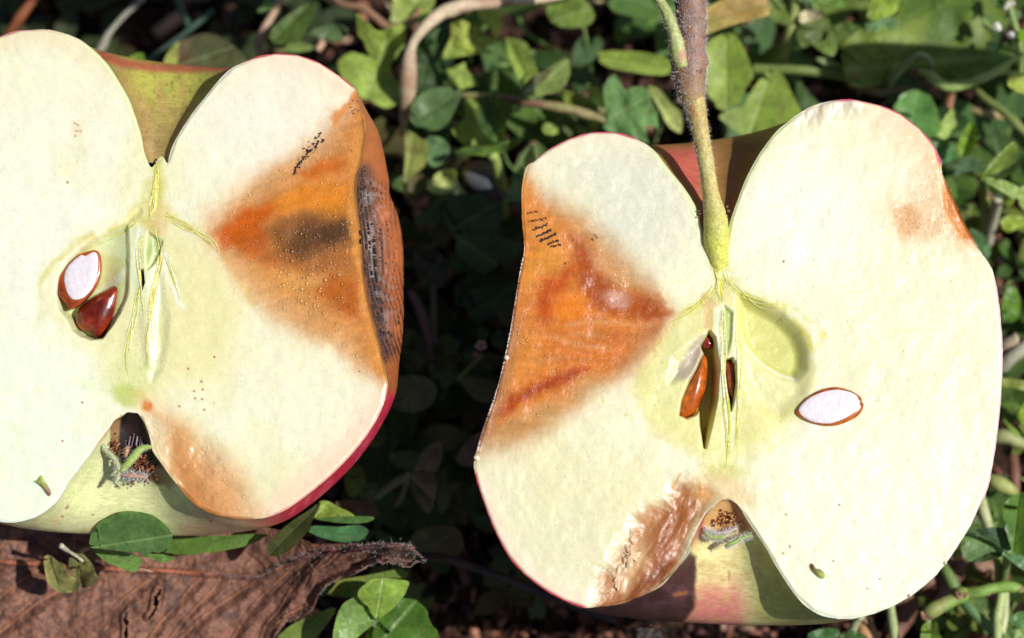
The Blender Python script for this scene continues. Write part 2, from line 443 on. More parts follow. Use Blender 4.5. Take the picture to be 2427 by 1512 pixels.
    c = layer(c, band(wx, wy, [(850,230),(862,300),(852,390),(838,450),(840,500),(850,560),(856,640),(870,720),(893,800),(912,880)], 15, .6) * .85, '#e29a48')
    c = layer(c, band(wx, wy, [(835,215),(808,265),(790,290)], 9, .6) * .8, '#e08a30')
    c = layer(c, softw(wx, wy, [(845,215),(880,240),(870,330),(830,330),(820,280)], 14) * .5, '#d18a4a')
    streak = fbm(x * 0.25 + y * 0.12, y + x * .35, 14, 3, 4)
    c *= 1 + (0.13 * streak * f + .10 * gr * f)[:, None]
    # calyx rot
    cr = [(338,935),(372,955),(405,982),(455,1008),(505,1050),(552,1092),(585,1145),(600,1195),(640,1240),(480,1260),(380,1120),(352,1050),(340,1000)]
    f2 = softw(wx, wy, cr, 46)
    c = layer(c, f2 * .85, '#eebd84')
    c = layer(c, softw(wx, wy, [(380,1020),(420,1010),(450,1060),(500,1100),(540,1150),(560,1240),(460,1220),(400,1130),(370,1070)], 40) * .75, '#dd9c5c')
    c = layer(c, softw(wx, wy, [(400,1090),(440,1090),(480,1140),(500,1200),(540,1240),(440,1200)], 26) * .6, '#cc8240')
    c = layer(c, band(x, y, [(420,1150),(470,1202),(530,1226),(600,1232)], 5, .6) * .8, '#a8601c')
    c = layer(c, spot(wx, wy, 351, 962, 13, 13), '#e08c40')
    c = layer(c, softw(wx, wy, [(345,985),(375,990),(385,1060),(375,1085),(358,1050),(345,1010)], 10) * .6, '#ecdcb4')
    c = layer(c, (1 - ss(1, 7, edge)) * ss(200, 240, x) * (1 - ss(330, 345, x)) * ss(960, 980, y) * .8, '#c98a4c')
    # specks
    for px, py in ((477,904),(480,923),(460,927),(462,944),(479,946),(425,963),(484,971),(195,954),(508,846),(446,874),(148,1045),(160,432),(178,292),(184,296),(181,310),(190,311),(178,322)):
        c = layer(c, spot(x, y, px, py, 2.6, 2.6, 0, .5), '#b2622e')
    c = layer(c, spot(x, y, 182, 305, 14, 22, 10) * .35, '#efd2a4')
    # thin red line of skin seen edge-on
    c = layer(c, (1 - ss(0.8, 3.2, edge)) * (ss(560, 600, x) * (1 - ss(200, 215, y))), '#dc5a68')
    c = layer(c, (1 - ss(0.8, 4.0, edge)) * (1 - ss(60, 140, x)) * (1 - ss(200, 260, y)) * .8, '#d8506a')
    c = layer(c, (1 - ss(1, 5, edge)) * ss(905, 930, y) * ss(620, 660, x) * .8, '#e8907c')
    wet = np.clip(f * .9 + f2 * .9 + 0.12, 0, 1)
    return c, wet

SLIT_A = [(1681.8,787.6),(1664.5,817.8),(1671,835),(1653.7,873.9),(1636.5,904),(1619,947),(1612.8,981.6),(1627.9,988),(1645,981.6),(1660,972),(1662,1007),(1671,1059),(1683.9,1007.5),(1696.9,947),(1701,878),(1696.9,835),(1692.5,800.6)]
SLIT_B = [(1720.6,852),(1722.7,904),(1729,942.9),(1733.5,973),(1740,947),(1745,904),(1742,861),(1735.7,848)]
LOC_R = [(1757,704),(1800,722),(1850,752),(1888,790),(1904,835),(1903,872),(1885,896),(1850,884),(1812,862),(1780,830),(1762,790),(1755,750)]
ROT_Z3 = [(1596,1156),(1640,1145),(1668,1159),(1690,1178),(1684,1206),(1660,1240),(1638,1289),(1632,1314),(1597,1358),(1569,1390),(1533,1409),(1473,1433),(1420,1450),(1400,1450),(1422,1350),(1445,1344),(1454,1311),(1495,1261),(1506,1228),(1539,1206),(1583,1187)]
def paint_right(x, y, edge):
    wx = x + fbm(x, y, 170, 3, 91) * 16 + fbm(x, y, 60, 4, 11) * 10 + fbm(x, y, 12, 3, 13) * 3.5
    wy = y + fbm(x, y, 170, 3, 91) * 16 + fbm(x, y, 60, 4, 15) * 10 + fbm(x, y, 12, 3, 18) * 3.5
    c = np.repeat(alb('#f6f1cc')[None], len(x), 0)
    c = layer(c, (1 - ss(80, 260, np.hypot(x - 1480, y - 480))) * .95, '#e4e3ca')
    c = layer(c, (1 - ss(60, 330, np.hypot(x - 1330, y - 1230))) * .9, '#e9e3bc')
    c = layer(c, 0.40 * ss(0.0, 0.9, fbm(x, y, 190, 3, 22)), '#efe8ac')
    c = layer(c, 0.22 * ss(0.1, 0.9, fbm(x * 1.2, y * .9, 60, 4, 26)), '#f3edbe')
    c = layer(c, ss(1780, 1950, x) * ss(900, 1150, y) * .75, '#f6f8dc')
    c = layer(c, (1 - ss(60, 240, np.hypot(x - 1900, y - 520))) * .8, '#f6f6e4')
    c = layer(c, (1 - ss(5, 60, edge)) * (1 - ss(380, 430, y)) * (1 - ss(1530, 1560, x)) * .55, '#f2e2c6')
    c = layer(c, (1 - ss(5, 110, edge)) * ss(2000, 2120, x) * (1 - ss(420, 620, y)) * .8, '#f9d8b4')
    c = layer(c, (1 - ss(5, 60, edge)) * ss(1880, 1920, x) * (1 - ss(2010, 2060, x)) * (1 - ss(340, 400, y)) * .8, '#e6d4bc')
    c = layer(c, (1 - ss(3, 40, edge)) * ss(2200, 2260, x) * ss(640, 700, y) * .5, '#fae6cc')
    c = layer(c, (1 - ss(3, 50, edge)) * (1 - ss(1400, 1450, x)) * ss(1100, 1150, y) * .55, '#f6dcc6')
    c = layer(c, (1 - ss(2, 20, edge)) * (1 - ss(560, 600, y)) * ss(1500, 1560, x) * (1 - ss(1860, 1900, x)) * .6, '#dfe6a8')
    # bruise right
    br = [(2150,300),(2210,330),(2240,400),(2300,560),(2335,612),(2300,612),(2240,580),(2170,572),(2120,545),(2105,510),(2130,480),(2170,440),(2185,380)]
    c = layer(c, softw(wx, wy, br, 60) * .7, '#f6cf9e')
    c = layer(c, softw(wx, wy, [(2228,405),(2250,430),(2300,520),(2325,575),(2290,578),(2262,545),(2242,500),(2226,450)], 16), '#de8a38')
    c = layer(c, softw(wx, wy, [(2205,330),(2240,370),(2240,400),(2222,400),(2212,370)], 12) * .8, '#e0a060')
    c = layer(c, spot(wx, wy, 2150, 528, 32, 42, 0, .35) * .8, '#e6a96c')
    c = layer(c, spot(wx, wy, 2190, 540, 60, 34, 10) * .4, '#efbf8c')
    # core lens
    lens = [(1702,640),(1740,680),(1800,705),(1870,745),(1915,800),(1930,870),(1905,950),(1860,1010),(1800,1065),(1740,1120),(1690,1115),(1610,1065),(1535,1000),(1495,925),(1505,850),(1545,785),(1610,735),(1670,690)]
    c = layer(c, softw(wx, wy, lens, 26) * .85, '#ebe596')
    for pts, r, h, s in (([(1705,600),(1700,640),(1690,690),(1620,738),(1560,780),(1515,840),(1500,910)], 8, '#e0d470', .8),
                         ([(1712,600),(1728,650),(1750,690),(1800,705),(1860,735),(1905,785),(1930,840),(1955,800)], 9, '#e6d860', .85),
                         ([(1925,850),(1925,920),(1890,980),(1830,1050),(1770,1100),(1735,1118)], 7, '#efe6a4', .6),
                         ([(1500,930),(1540,1000),(1610,1070),(1680,1115),(1720,1122)], 7, '#efe0a4', .6),
                         ([(1700,575),(1702,640),(1706,690)], 22, '#cecb30', .98),
                         ([(1428,935),(1447,960),(1480,979)], 4, '#e8dd8c', .9),
                         ([(1730,655),(1790,690),(1860,722),(1920,760),(1955,800)], 5, '#e6df82', .6),
                         ([(1940,810),(2040,790),(2170,770)], 6, '#f4eaae', .5)):
        c = layer(c, band(wx, wy, pts, r * .85, .95) * s * .9 * ss(-.7, .45, fbm(x, y, 34, 3, 52)), h)
    c = layer(c, spot(wx, wy, 1724, 1125, 50, 16) * .75, '#d6d878')
    c = layer(c, spot(wx, wy, 1700, 690, 30, 26) * .5, '#ead6a0')
    # right locule
    c = layer(c, soft(x, y, [(1757,704),(1850,745),(1905,800),(1918,870),(1900,940),(1850,985),(1800,960),(1770,900),(1752,800)], 16) * .7, '#ebe7ac')
    c = layer(c, soft(x, y, LOC_R, 8), '#dcd984')
    c = layer(c, band(x, y, [(1768,820),(1810,862),(1850,886),(1890,898)], 5, .6) * .8, '#f7f5d8')
    # left locule wall
    c = layer(c, softw(wx, wy, [(1560,790),(1600,760),(1640,770),(1620,850),(1600,950),(1560,940),(1540,870)], 30) * .5, '#e2e2a2')
    c = layer(c, softw(wx, wy, [(1660,785),(1630,820),(1595,860),(1590,905),(1625,895),(1655,860),(1675,820)], 14) * .75, '#bba69c')
    c = layer(c, softw(wx, wy, [(1660,690),(1690,700),(1690,760),(1680,785),(1660,775),(1655,730)], 8) * .7, '#e0b878')
    # column
    c = layer(c, soft(x, y, [(1690,730),(1715,715),(1745,735),(1740,800),(1745,900),(1742,1000),(1735,1090),(1725,960),(1700,930),(1702,850),(1690,790)], 8) * .8, '#edeebe')
    c = layer(c, soft(x, y, [(1718,725),(1736,740),(1734,800),(1724,840),(1722,780)], 5) * .9, '#b6c476')
    c = layer(c, band(x, y, [(1704,735),(1706,800),(1712,900),(1722,1000)], 5, .6) * .8, '#f5f5da')
    c = layer(c, soft(x, y, SLIT_A, 4), '#d6c455')
    c = layer(c, soft(x, y, SLIT_B, 3), '#a07a3a')
    # main rot
    rot = [(1200,380),(1247,392),(1262,440),(1310,478),(1360,505),(1405,528),(1445,562),(1485,612),(1522,655),(1560,695),(1585,730),(1560,748),(1532,782),(1505,822),(1485,862),(1455,900),(1418,928),(1370,968),(1320,1000),(1262,1046),(1205,1074),(1150,1094),(1110,1100),(1100,900)]
    f = softw(wx, wy, rot, 60)
    c = layer(c, softw(wx, wy, rot, 110) * .3, '#f0d0a0')
    c = layer(c, f, '#d09656')
    gr = fbm(x, y, 4.5, 2, 54)
    inner = [(1200,400),(1250,440),(1300,500),(1350,560),(1395,590),(1420,650),(1470,700),(1540,720),(1575,735),(1540,770),(1510,810),(1480,860),(1430,890),(1370,910),(1300,960),(1220,1000),(1180,1030),(1130,1000)]
    c = layer(c, softw(wx, wy, inner, 56) * .9, '#dc8028')
    c = layer(c, softw(wx, wy, [(1362,572),(1400,582),(1425,640),(1480,702),(1540,712),(1580,732),(1540,765),(1455,748),(1392,722),(1368,650)], 28), '#b4540f')
    c = layer(c, softw(wx, wy, [(1275,650),(1330,630),(1370,640),(1330,680),(1300,740),(1275,780),(1262,720)], 24) * .95, '#c8560c')
    c = layer(c, softw(wx, wy, [(1300,700),(1360,690),(1400,740),(1380,770),(1320,770)], 34) * .8, '#ea8414')
    c = layer(c, softw(wx, wy, [(1230,590),(1290,570),(1350,600),(1320,640),(1270,650),(1235,690)], 28) * .8, '#e89c38')
    c = layer(c, softw(wx, wy, [(1245,400),(1262,450),(1310,500),(1330,560),(1290,580),(1240,560),(1236,470)], 14) * .75, '#e0923e')
    c = layer(c, softw(wx, wy, [(1400,600),(1440,620),(1470,650),(1450,660),(1410,640)], 18) * .6, '#d8a070')
    c = layer(c, spot(wx, wy, 1462, 712, 32, 18, 20) * .75, '#d9a488')
    c = layer(c, softw(wx, wy, [(1300,775),(1400,770),(1520,780),(1500,830),(1460,870),(1380,860),(1300,850)], 30) * .8, '#d27624')
    c = layer(c, softw(wx, wy, [(1520,770),(1560,750),(1500,850),(1460,900),(1440,890)], 20) * .55, '#c89262')
    for pts, s in (([(1340,770),(1420,762),(1500,768),(1550,758)], .8), ([(1300,800),(1370,812),(1440,822)], .7), ([(1350,790),(1430,794)], .5), ([(1240,880),(1300,850),(1350,840)], .4)):
        c = layer(c, band(wx * .5 + x * .5, wy * .5 + y * .5, pts, 6, 1.0) * s * .6, '#e2a468')
    c = layer(c, softw(wx, wy, [(1215,780),(1270,790),(1290,850),(1250,900),(1205,930),(1195,880)], 30) * .75, '#e2923a')
    c = layer(c, softw(wx, wy, [(1185,990),(1215,950),(1270,910),(1330,872),(1385,858),(1392,872),(1340,905),(1290,930),(1240,960),(1200,1000)], 18), '#b44a0c')
    c = layer(c, softw(wx, wy, [(1190,1040),(1230,985),(1320,945),(1400,905),(1420,910),(1360,955),(1280,1010),(1210,1060)], 26) * .8, '#d09a5c')
    c = layer(c, (1 - ss(4, 46, edge)) * f * ss(700, 800, y) * .75, '#a9764e')
    c = layer(c, (1 - ss(1, 9, edge)) * f * ss(560, 640, y) * .7, '#6e4a3a')
    streak = fbm(x * 0.2 + y * 0.05, y - x * .1, 14, 3, 4)
    c *= 1 + (0.12 * streak * f + .09 * gr * f)[:, None]
    # calyx rot, scooped
    f2 = soft(wx, wy, ROT_Z3, 44)
    c = layer(c, softw(wx, wy, ROT_Z3, 90) * .35, '#ecd2ae')
    c = layer(c, f2 * .92, '#c4844a')
    c = layer(c, softw(wx, wy, [(1640,1130),(1700,1120),(1760,1140),(1790,1190),(1750,1200),(1690,1190),(1650,1180)], 24) * .55, '#e2bc7c')
    c = layer(c, band(x, y, [(1660,1190),(1648,1240),(1636,1300)], 7, .8) * .7, '#ead9a8')
    c = layer(c, softw(wx, wy, [(1590,1190),(1640,1170),(1660,1200),(1630,1260),(1600,1320),(1560,1370),(1500,1400),(1440,1420),(1480,1370),(1520,1330),(1560,1260)], 40) * .9, '#a45a20')
    c = layer(c, softw(wx, wy, [(1540,1340),(1590,1300),(1600,1330),(1570,1380),(1500,1405),(1470,1400)], 16) * .8, '#8a4418')
    c = layer(c, softw(wx, wy, [(1480,1290),(1520,1280),(1530,1320),(1490,1350),(1470,1400),(1450,1390),(1460,1340)], 18) * .75, '#e2b886')
    st = fbm((x + y * .45), y * .18, 9, 3, 31)
    c *= 1 + (0.09 * st * f2)[:, None]
    c = layer(c, spot(wx, wy, 1675, 1168, 18, 22, 20) * .7, '#e09a50')
    c = layer(c, band(x, y, [(1592,1160),(1612,1125)], 4, .7) * .8, '#e6a860')
    c = layer(c, softw(wx, wy, [(1690,1130),(1760,1130),(1790,1170),(1760,1190),(1720,1170),(1680,1190)], 26) * .5, '#f0d8a0')
    for px, py in ((1415,562),(1405,568),(1857,620),(1863,1219),(1872,1295),(1856,1311),(2085,1372),(2055,1395),(1989,1196),(1975,1330),(1340,622)):
        c = layer(c, spot(x, y, px, py, 2.6, 2.6, 0, .5), '#8a4a26')
    c = layer(c, (1 - ss(0.8, 3.5, edge)) * (1 - ss(1500, 1530, x)) * (1 - ss(380, 395, y)), '#dc5068')
    c = layer(c, (1 - ss(0.8, 3.5, edge)) * ss(1960, 2000, x) * (1 - ss(380, 400, y)), '#d84c70')
    c = layer(c, (1 - ss(0.8, 3.5, edge)) * ss(2300, 2340, x) * ss(640, 680, y) * .7, '#e890a0')
    c = layer(c, (1 - ss(0.8, 4.5, edge)) * (1 - ss(1380, 1400, x)) * ss(1110, 1125, y), '#e03c58')
    wet = np.clip((f * .7) * ss(2, 14, edge) + 0.08 + softw(wx, wy, br, 40) * .6, 0, 1)
    return c, wet

def relief_left(x, y, e):
    h = fbm(x, y, 60, 3, 40) * 0.00010 * ss(0, 12, e) + 0.00002 * fbm(x * .12 + y * .02, y, 7, 3, 45) + 0.000025 * fbm(x, y * .6, 24, 3, 46)
    m = soft(x, y, LOC_L, 16)
    h = h - m * (0.0016 + 0.0026 * ss(560, 760, y)) * (1 - .65 * ss(235, 300, x + (y - 650) * .2))
    h -= soft(x, y, [(352,550),(384,572),(378,600),(362,628),(350,640),(346,600)], 9) * 0.0007
    h -= soft(x, y, [(333,640),(340,640),(343,672),(338,686),(334,668)], 3) * 0.004
    h -= soft(x, y, [(375,640),(395,740),(395,800),(380,870),(360,900),(362,790)], 24) * 0.0004
    h += band(x, y, [(350,600),(345,700),(352,780),(362,860)], 14, .9) * 0.0003
    h -= band(x, y, [(330,500),(290,535),(240,558)], 6, .9) * 0.0002
    rot = soft(x, y, [(842,208),(700,350),(500,520),(590,690),(720,790),(925,930),(1000,600)], 60)
    h += rot * (fbm(x, y, 60, 2, 44) * 0.00012 - 0.0002)
    cr = soft(x, y, [(360,1000),(500,1050),(600,1195),(640,1240),(480,1260),(352,1050)], 50)
    h += cr * (fbm(x, y, 34, 3, 49) * 0.0002 - 0.0003)
    h += 0.000010 * fbm(x, y, 5, 2, 50)
    return h
def relief_right(x, y, e):
    h = fbm(x, y, 60, 3, 60) * 0.00010 * ss(0, 12, e) + 0.00002 * fbm(x * .12 - y * .03, y, 7, 3, 65) + 0.000025 * fbm(x, y * .6, 24, 3, 68)
    h -= soft(x, y, LOC_R, 34) * 0.0018
    h -= soft(x, y, [(1757,704),(1850,745),(1905,800),(1918,870),(1900,940),(1850,985),(1800,960),(1770,900),(1752,800)], 40) * 0.0008
    h -= soft(x, y, SLIT_A, 14) * 0.0040
    h -= soft(x, y, SLIT_B, 5) * 0.0040
    h -= soft(x, y, [(1718,725),(1736,740),(1734,800),(1724,840),(1722,780)], 9) * 0.0006
    h -= soft(x, y, [(1670,800),(1600,850),(1590,905),(1650,870)], 30) * 0.0006
    wx = x + fbm(x, y, 30, 3, 61) * 8; wy = y + fbm(x, y, 30, 3, 62) * 8
    f2 = soft(wx, wy, ROT_Z3, 50)
    h += f2 * (-0.0007 + 0.00010 * fbm(x + y * .45, y * .3, 22, 3, 66) + 0.00010 * fbm(x, y, 40, 3, 67))
    rot = soft(x, y, [(1200,400),(1400,530),(1580,730),(1480,880),(1130,1090),(1100,900)], 60)
    h += rot * (fbm(x, y, 60, 2, 64) * 0.00012 - 0.0002)
    h -= soft(x, y, [(2228,405),(2300,520),(2330,600),(2290,578),(2242,500)], 14) * 0.0005
    h += (1 - ss(5, 70, e)) * ss(1880, 1920, x) * (1 - ss(2010, 2060, x)) * (1 - ss(340, 400, y)) * fbm(x, y * .4, 22, 3, 69) * 0.0004
    h += 0.000010 * fbm(x, y, 5, 2, 70)
    return h

def paint_skin_left(x, y, s, th):
    c = np.repeat(alb('#cf3048')[None], len(x), 0)
    nz = fbm(x, y, 50, 4, 80)
    c = layer(c, ss(.1, .7, fbm(x * 1.5 + y, (y - x) * .25, 14, 3, 79)) * .4, '#e8788a')
    # stem cavity: green with tan russet streaks
    cav = (1 - ss(0.20, 0.27, s))
    c = layer(c, cav, '#c6c058')
    c = layer(c, cav * ss(0.0, 0.6, fbm(x * 2.2, y * .6, 26, 4, 82)) * .6, '#c49e60')
    c = layer(c, (1 - ss(0.03, 0.13, s)) * .85, '#a98c58')
    c = layer(c, np.clip(cav * (1 - ss(285, 345, x + (200 - y) * .3)), 0, 1) * .7, '#bd9a62')
    c = layer(c, band(x, y, [(240,128),(290,150),(360,160),(450,162),(545,158)], 10, .7) * .8, '#cf5c50')
    for px, py in ((430,270),(405,330),(450,215),(395,200),(475,190)):
        c = layer(c, spot(x, y, px, py, 4, 5) * .6, '#8a7a3a')
    c = layer(c, cav * ss(.55, .75, fbm(x, y, 6, 2, 83)) * .5, '#8e7038')
    # right flank: tan orange diseased skin
    fl = soft(x, y, [(835,190),(900,180),(1000,500),(1000,900),(940,935),(905,915),(850,800),(820,400)], 26)
    c = layer(c, fl, '#bd7442')
    c = layer(c, fl * ss(0.0, 0.7, nz) * .4, '#cf8c58')
    c = layer(c, fl * ss(20, 60, x - (855 + (y - 560) * .05)) * .6, '#b05c30')
    c = layer(c, band(x, y, [(862,410),(872,480),(878,560),(884,640),(892,700),(900,760),(912,830)], 24, .7) * .8, '#5e4640')
    xe = np.interp(y, [383, 410, 461, 498, 554, 610, 647, 690, 740, 800, 850, 880], [858, 848, 845, 849, 857, 860, 863, 871, 884, 898, 914, 922])
    dd = x - xe; stripe = ss(.35, .9, .5 + .5 * np.cos(2 * math.pi * (dd + 3 * fbm(x, y, 90, 2, 71)) / 9.5)) * (dd > 0) * (dd < 105) * ss(395, 450, y) * (1 - ss(830, 880, y))
    c = layer(c, fl * stripe * np.where(dd < 52, .95, .75) * ss(-.7, .1, fbm(x, y, 26, 3, 72)), '#3e2c28')
    # basin
    bas = ss(0.72, 0.80, s) * soft(x, y, [(-400,1080),(230,1020),(340,980),(420,1120),(560,1222),(640,1245),(600,1300),(-400,1330)], 60)
    c = layer(c, bas, '#ecedac')
    c = layer(c, bas * ss(380, 560, x) * .75, '#e8b488')
    c = layer(c, bas * ss(0.1, 0.8, fbm(x, y, 60, 3, 86)) * ss(1190, 1250, y) * .6, '#e6bd8c')
    c = layer(c, bas * ss(1240, 1275, y) * ss(0, .5, nz) * .5, '#d8a878')
    c = layer(c, soft(x, y, [(320,1060),(362,1070),(395,1105),(412,1140),(370,1150),(325,1120)], 14) * .9, '#2a1a10')
    c = layer(c, soft(x, y, [(370,1100),(420,1150),(400,1160),(360,1130)], 12) * .7, '#a07850')
    c = layer(c, ss(1195, 1240, y) * ss(560, 640, x) * (1 - ss(640, 700, x)) * .6, '#cf6c5c')
    hole = soft(x, y, [(300,970),(330,975),(352,1030),(366,1080),(360,1110),(320,1100),(290,1090),(262,1050),(262,1000)], 10)
    c = layer(c, hole, '#26160e')  # calyx hole is only shade painted dark; the skin is closed here
    c = layer(c, soft(x, y, [(262,1000),(286,985),(280,1060),(262,1060)], 8) * .8, '#b08a5a')
    for px, py in ((161,1200),(157,1204),(282,1156),(340,1129),(148,1224),(220,1220),(500,1235)):
        c = layer(c, spot(x, y, px, py, 3.5, 3.5) * .7, '#a05c30')
    c *= 1 + 0.08 * fbm(x * 1.0, y * 3, 20, 3, 88)[:, None]
    return c
def paint_skin_right(x, y, s, th):
    c = np.repeat(alb('#d83a58')[None], len(x), 0)
    cav = (1 - ss(0.20, 0.27, s))
    c = layer(c, cav * .9, '#ad8748')
    c = layer(c, soft(x, y, [(1560,350),(1660,350),(1660,480),(1620,440),(1585,400)], 30) * .75, '#d8605c')
    c = layer(c, band(x, y, [(1568,372),(1600,410),(1635,450),(1660,500)], 9, .8) * .8, '#a8803e')
    c = layer(c, soft(x, y, [(1710,350),(1830,310),(1780,400),(1740,500),(1715,520)], 30) * .6, '#8f6a38')
    # left flank
    fl = soft(x, y, [(1220,400),(1270,400),(1270,640),(1210,800),(1140,1100),(1100,1100),(1180,700)], 16)
    c = layer(c, fl, '#c47a40')
    c = layer(c, fl * ss(560, 720, y) * .8, '#7a5240')
    # basin
    bas = ss(0.72, 0.80, s) * soft(x, y, [(1360,1430),(1560,1370),(1650,1290),(1720,1180),(1780,1240),(1990,1470),(2100,1470),(2100,1600),(1300,1600)], 40)
    c = layer(c, bas, '#e6e69a')
    mid = soft(x, y, [(1640,1240),(1755,1250),(1770,1500),(1640,1520)], 36)
    c = layer(c, bas * mid, '#f6e6a0')
    c = layer(c, bas * ss(1340, 1440, y + 20 * fbm(x, y * 3, 20, 3, 91)) * (1 - .8 * ss(1735, 1790, x)) * (1 - ss(1900, 2020, x)) * .85, '#ee8080')
    c = layer(c, bas * ss(0.0, .6, fbm(x, y * 2.5, 26, 3, 93)) * ss(1290, 1340, y) * .45, '#e0b070')
    c = layer(c, bas * ss(1770, 1830, x) * (1 - ss(1440, 1500, y)) * .9, '#dfe476')  # green skin; its brightness also stands in for light through the lobe
    dark = soft(x + fbm(x, y, 30, 3, 94) * 6, y, [(1636,1308),(1650,1320),(1648,1375),(1645,1440),(1622,1478),(1560,1490),(1300,1480),(1390,1436),(1480,1428),(1560,1390),(1600,1350)], 12)
    c = layer(c, dark, '#523530')
    c = layer(c, dark * ss(0, .5, fbm(x, y, 26, 3, 95)) * .5, '#74525a')
    c = layer(c, dark * ss(1415, 1455, y + (x - 1550) * .1) * .8, '#4a3226')
    c = layer(c, band(x, y, [(1600,1410),(1625,1405)], 5, .8) * .8, '#b07048')
    c = layer(c, soft(x, y, [(1672,1200),(1720,1184),(1752,1202),(1782,1245),(1770,1262),(1710,1262),(1668,1248)], 10), '#e2b070')
    c = layer(c, spot(x, y, 1735, 1225, 24, 22) * .5 * ss(-.2, .5, fbm(x, y, 9, 2, 96)), '#9a6230')
    c = layer(c, spot(x, y, 1728, 1365, 3, 14) * .6, '#b07030')
    c *= 1 + 0.09 * fbm(x * 1.0, y * 3, 20, 3, 98)[:, None]
    return c

def apple(name, label, neck, right, left, top, bot, normal, center, offs, stretch, relief, paint, paint_skin, heart, depth_k):
    n = np.array(normal, float); n /= np.linalg.norm(n)
    O = np.array(center, float)
    A, d, r = frame_of(top, bot)
    PR = sections(right); PL = sections(left)
    # ---- flesh: polar sheet
    loop = np.concatenate([PR[:-1:3], PL[::-1][1::3], PL[:1], np.array(neck, float)])
    loop = spline(loop, 1180, closed=True)
    jag = fbm(loop[:, 0], loop[:, 1], 9, 3, 7)
    hc = np.array(heart, float)
    loop = loop + (loop - hc) / np.linalg.norm(loop - hc, axis=1)[:, None] * (jag * 0.7)[:, None]
    rv = loop - hc; rl = np.linalg.norm(rv, axis=1); an = np.unwrap(np.arctan2(rv[:, 1], rv[:, 0]))
    if an[-1] < an[0]: an = -np.maximum.accumulate(-an + 0); sg = -1
    else: an = np.maximum.accumulate(an); sg = 1
    an = an + sg * np.linspace(0, 1e-3, len(an))
    loop = hc + rl[:, None] * np.stack([np.cos(an), np.sin(an)], -1)
    NR = 240
    # closer rings near the rim
    t = np.linspace(0, 1, NR) ** 0.85
    XY = hc[None, None] + (loop - hc)[:, None] * t[None, :, None]
    x = XY[..., 0].ravel(); y = XY[..., 1].ravel()
    nrm = np.linalg.norm(loop - hc, axis=1)
    # distance to the rim (coarse outline is enough)
    e = -sdist(x, y, loop[::14]); e = np.maximum(e, 0); e = np.where(np.tile(t, len(loop)) > .9999, 0, e)
    c, wet = paint(x, y, e)
    hgt = relief(x, y, e)
    def roll(x_, y_): return (ss(205, 240, y_) * (1 - ss(860, 915, y_)) * ss(780, 830, x_)) if left[0][0] < 1000 else x_ * 0
    P = on_plane(x, y, O, n) + n[None] * (hgt * ss(0, 5, e) - 0.00025 * (1 - ss(0, 7, e)) * (1 - roll(x, y)))[:, None]
    base = O - n * 0.03
    root = empty(name, base, label, 'apple', 'the two halves of the cut apple')
    F = grid_faces(len(loop), NR, True)[:, ::-1]
    fl = mesh_obj('flesh', P, F, M_FLESH, root, col=c, extra={'wet': wet})
    # ---- skin: the round back of the half
    NT = 150
    th = np.concatenate([np.linspace(0, 0.5, 46)[:-1], np.linspace(0.5, math.pi - 0.5, 70)[:-1], np.linspace(math.pi - 0.5, math.pi, 36)])
    ns = len(PR); s = np.linspace(0, 1, ns)
    aR = (PR - A) @ d; rR = (PR - A) @ r; aL = (PL - A) @ d; rL = -((PL - A) @ r)
    tan = np.gradient(PR, axis=0); nrmR = np.stack([-tan[:, 1], tan[:, 0]], -1); nrmR /= np.linalg.norm(nrmR, axis=1)[:, None] + 1e-9
    cen = PR.mean(0)
    nrmR = np.where((((PR - cen) * nrmR).sum(1) < 0)[:, None], -nrmR, nrmR)
    nrmR = np.stack([np.convolve(np.pad(nrmR[:, k], 12, 'edge'), np.ones(25) / 25, 'valid') for k in (0, 1)], -1)
    off = np.interp(s, offs[0], offs[1])
    off = np.convolve(np.pad(off, 20, 'edge'), np.ones(41) / 41, 'valid')
    Vs = []; S = []; TH = []
    for q in th:
        ramp = ss(0, 0.30, q) * (1 - ss(0.9, 2.2, q))
        w = (1 + math.cos(q)) / 2
        PRo = PR + nrmR * (off * ramp)[:, None]
        aRo = (PRo - A) @ d; rRo = (PRo - A) @ r
        sn = math.sin(q)
        st = np.interp(s, stretch[0], stretch[1]) * sn
        a_ = w * aRo + (1 - w) * aL + st
        rr = w * rRo + (1 - w) * rL
        rr = rr * (1 + 0.018 * math.cos(5 * q + .6) * sn)
        rr = np.where(s < .03, np.maximum(rr, 2), rr)
        side = rr * math.cos(q)
        dep = np.maximum(rr, 0) * sn * depth_k
        XYq = A[None] + d[None] * a_[:, None] + r[None] * side[:, None]
        Vs.append(on_plane(XYq[:, 0], XYq[:, 1], O, n) - n[None] * (dep * PX + 0.00025 * (1 - roll(PR[:, 0], PR[:, 1]) * (1 - ss(.2, 1.0, q))))[:, None])
        S.append(s); TH.append(np.full(ns, q))
    V = np.concatenate(Vs); S = np.concatenate(S); TH = np.concatenate(TH)
    if left[0][0] < 1000:
        px, py = proj(V)
        xe = np.interp(py, [383, 461, 498, 554, 610, 647, 690, 740, 800, 850, 880], [858, 845, 849, 857, 860, 863, 871, 884, 898, 914, 922])
        dd = px - xe; m = ss(2, 12, dd) * (1 - ss(90, 115, dd)) * ss(390, 450, py) * (1 - ss(820, 890, py)) * (TH < .9)
        V = V + n[None] * (m * .00022 * np.cos(2 * math.pi * (dd + 3 * fbm(px, py, 90, 2, 71)) / 9.5))[:, None]
    px, py = proj(V)
    cs = paint_skin(px, py, S, TH)
    sk = mesh_obj('skin', V, grid_faces(len(th), ns), M_SKIN, root, col=cs)
    return dict(root=root, O=O, n=n, V=V.reshape(len(th), ns, 3), px=px.reshape(len(th), ns), py=py.reshape(len(th), ns))

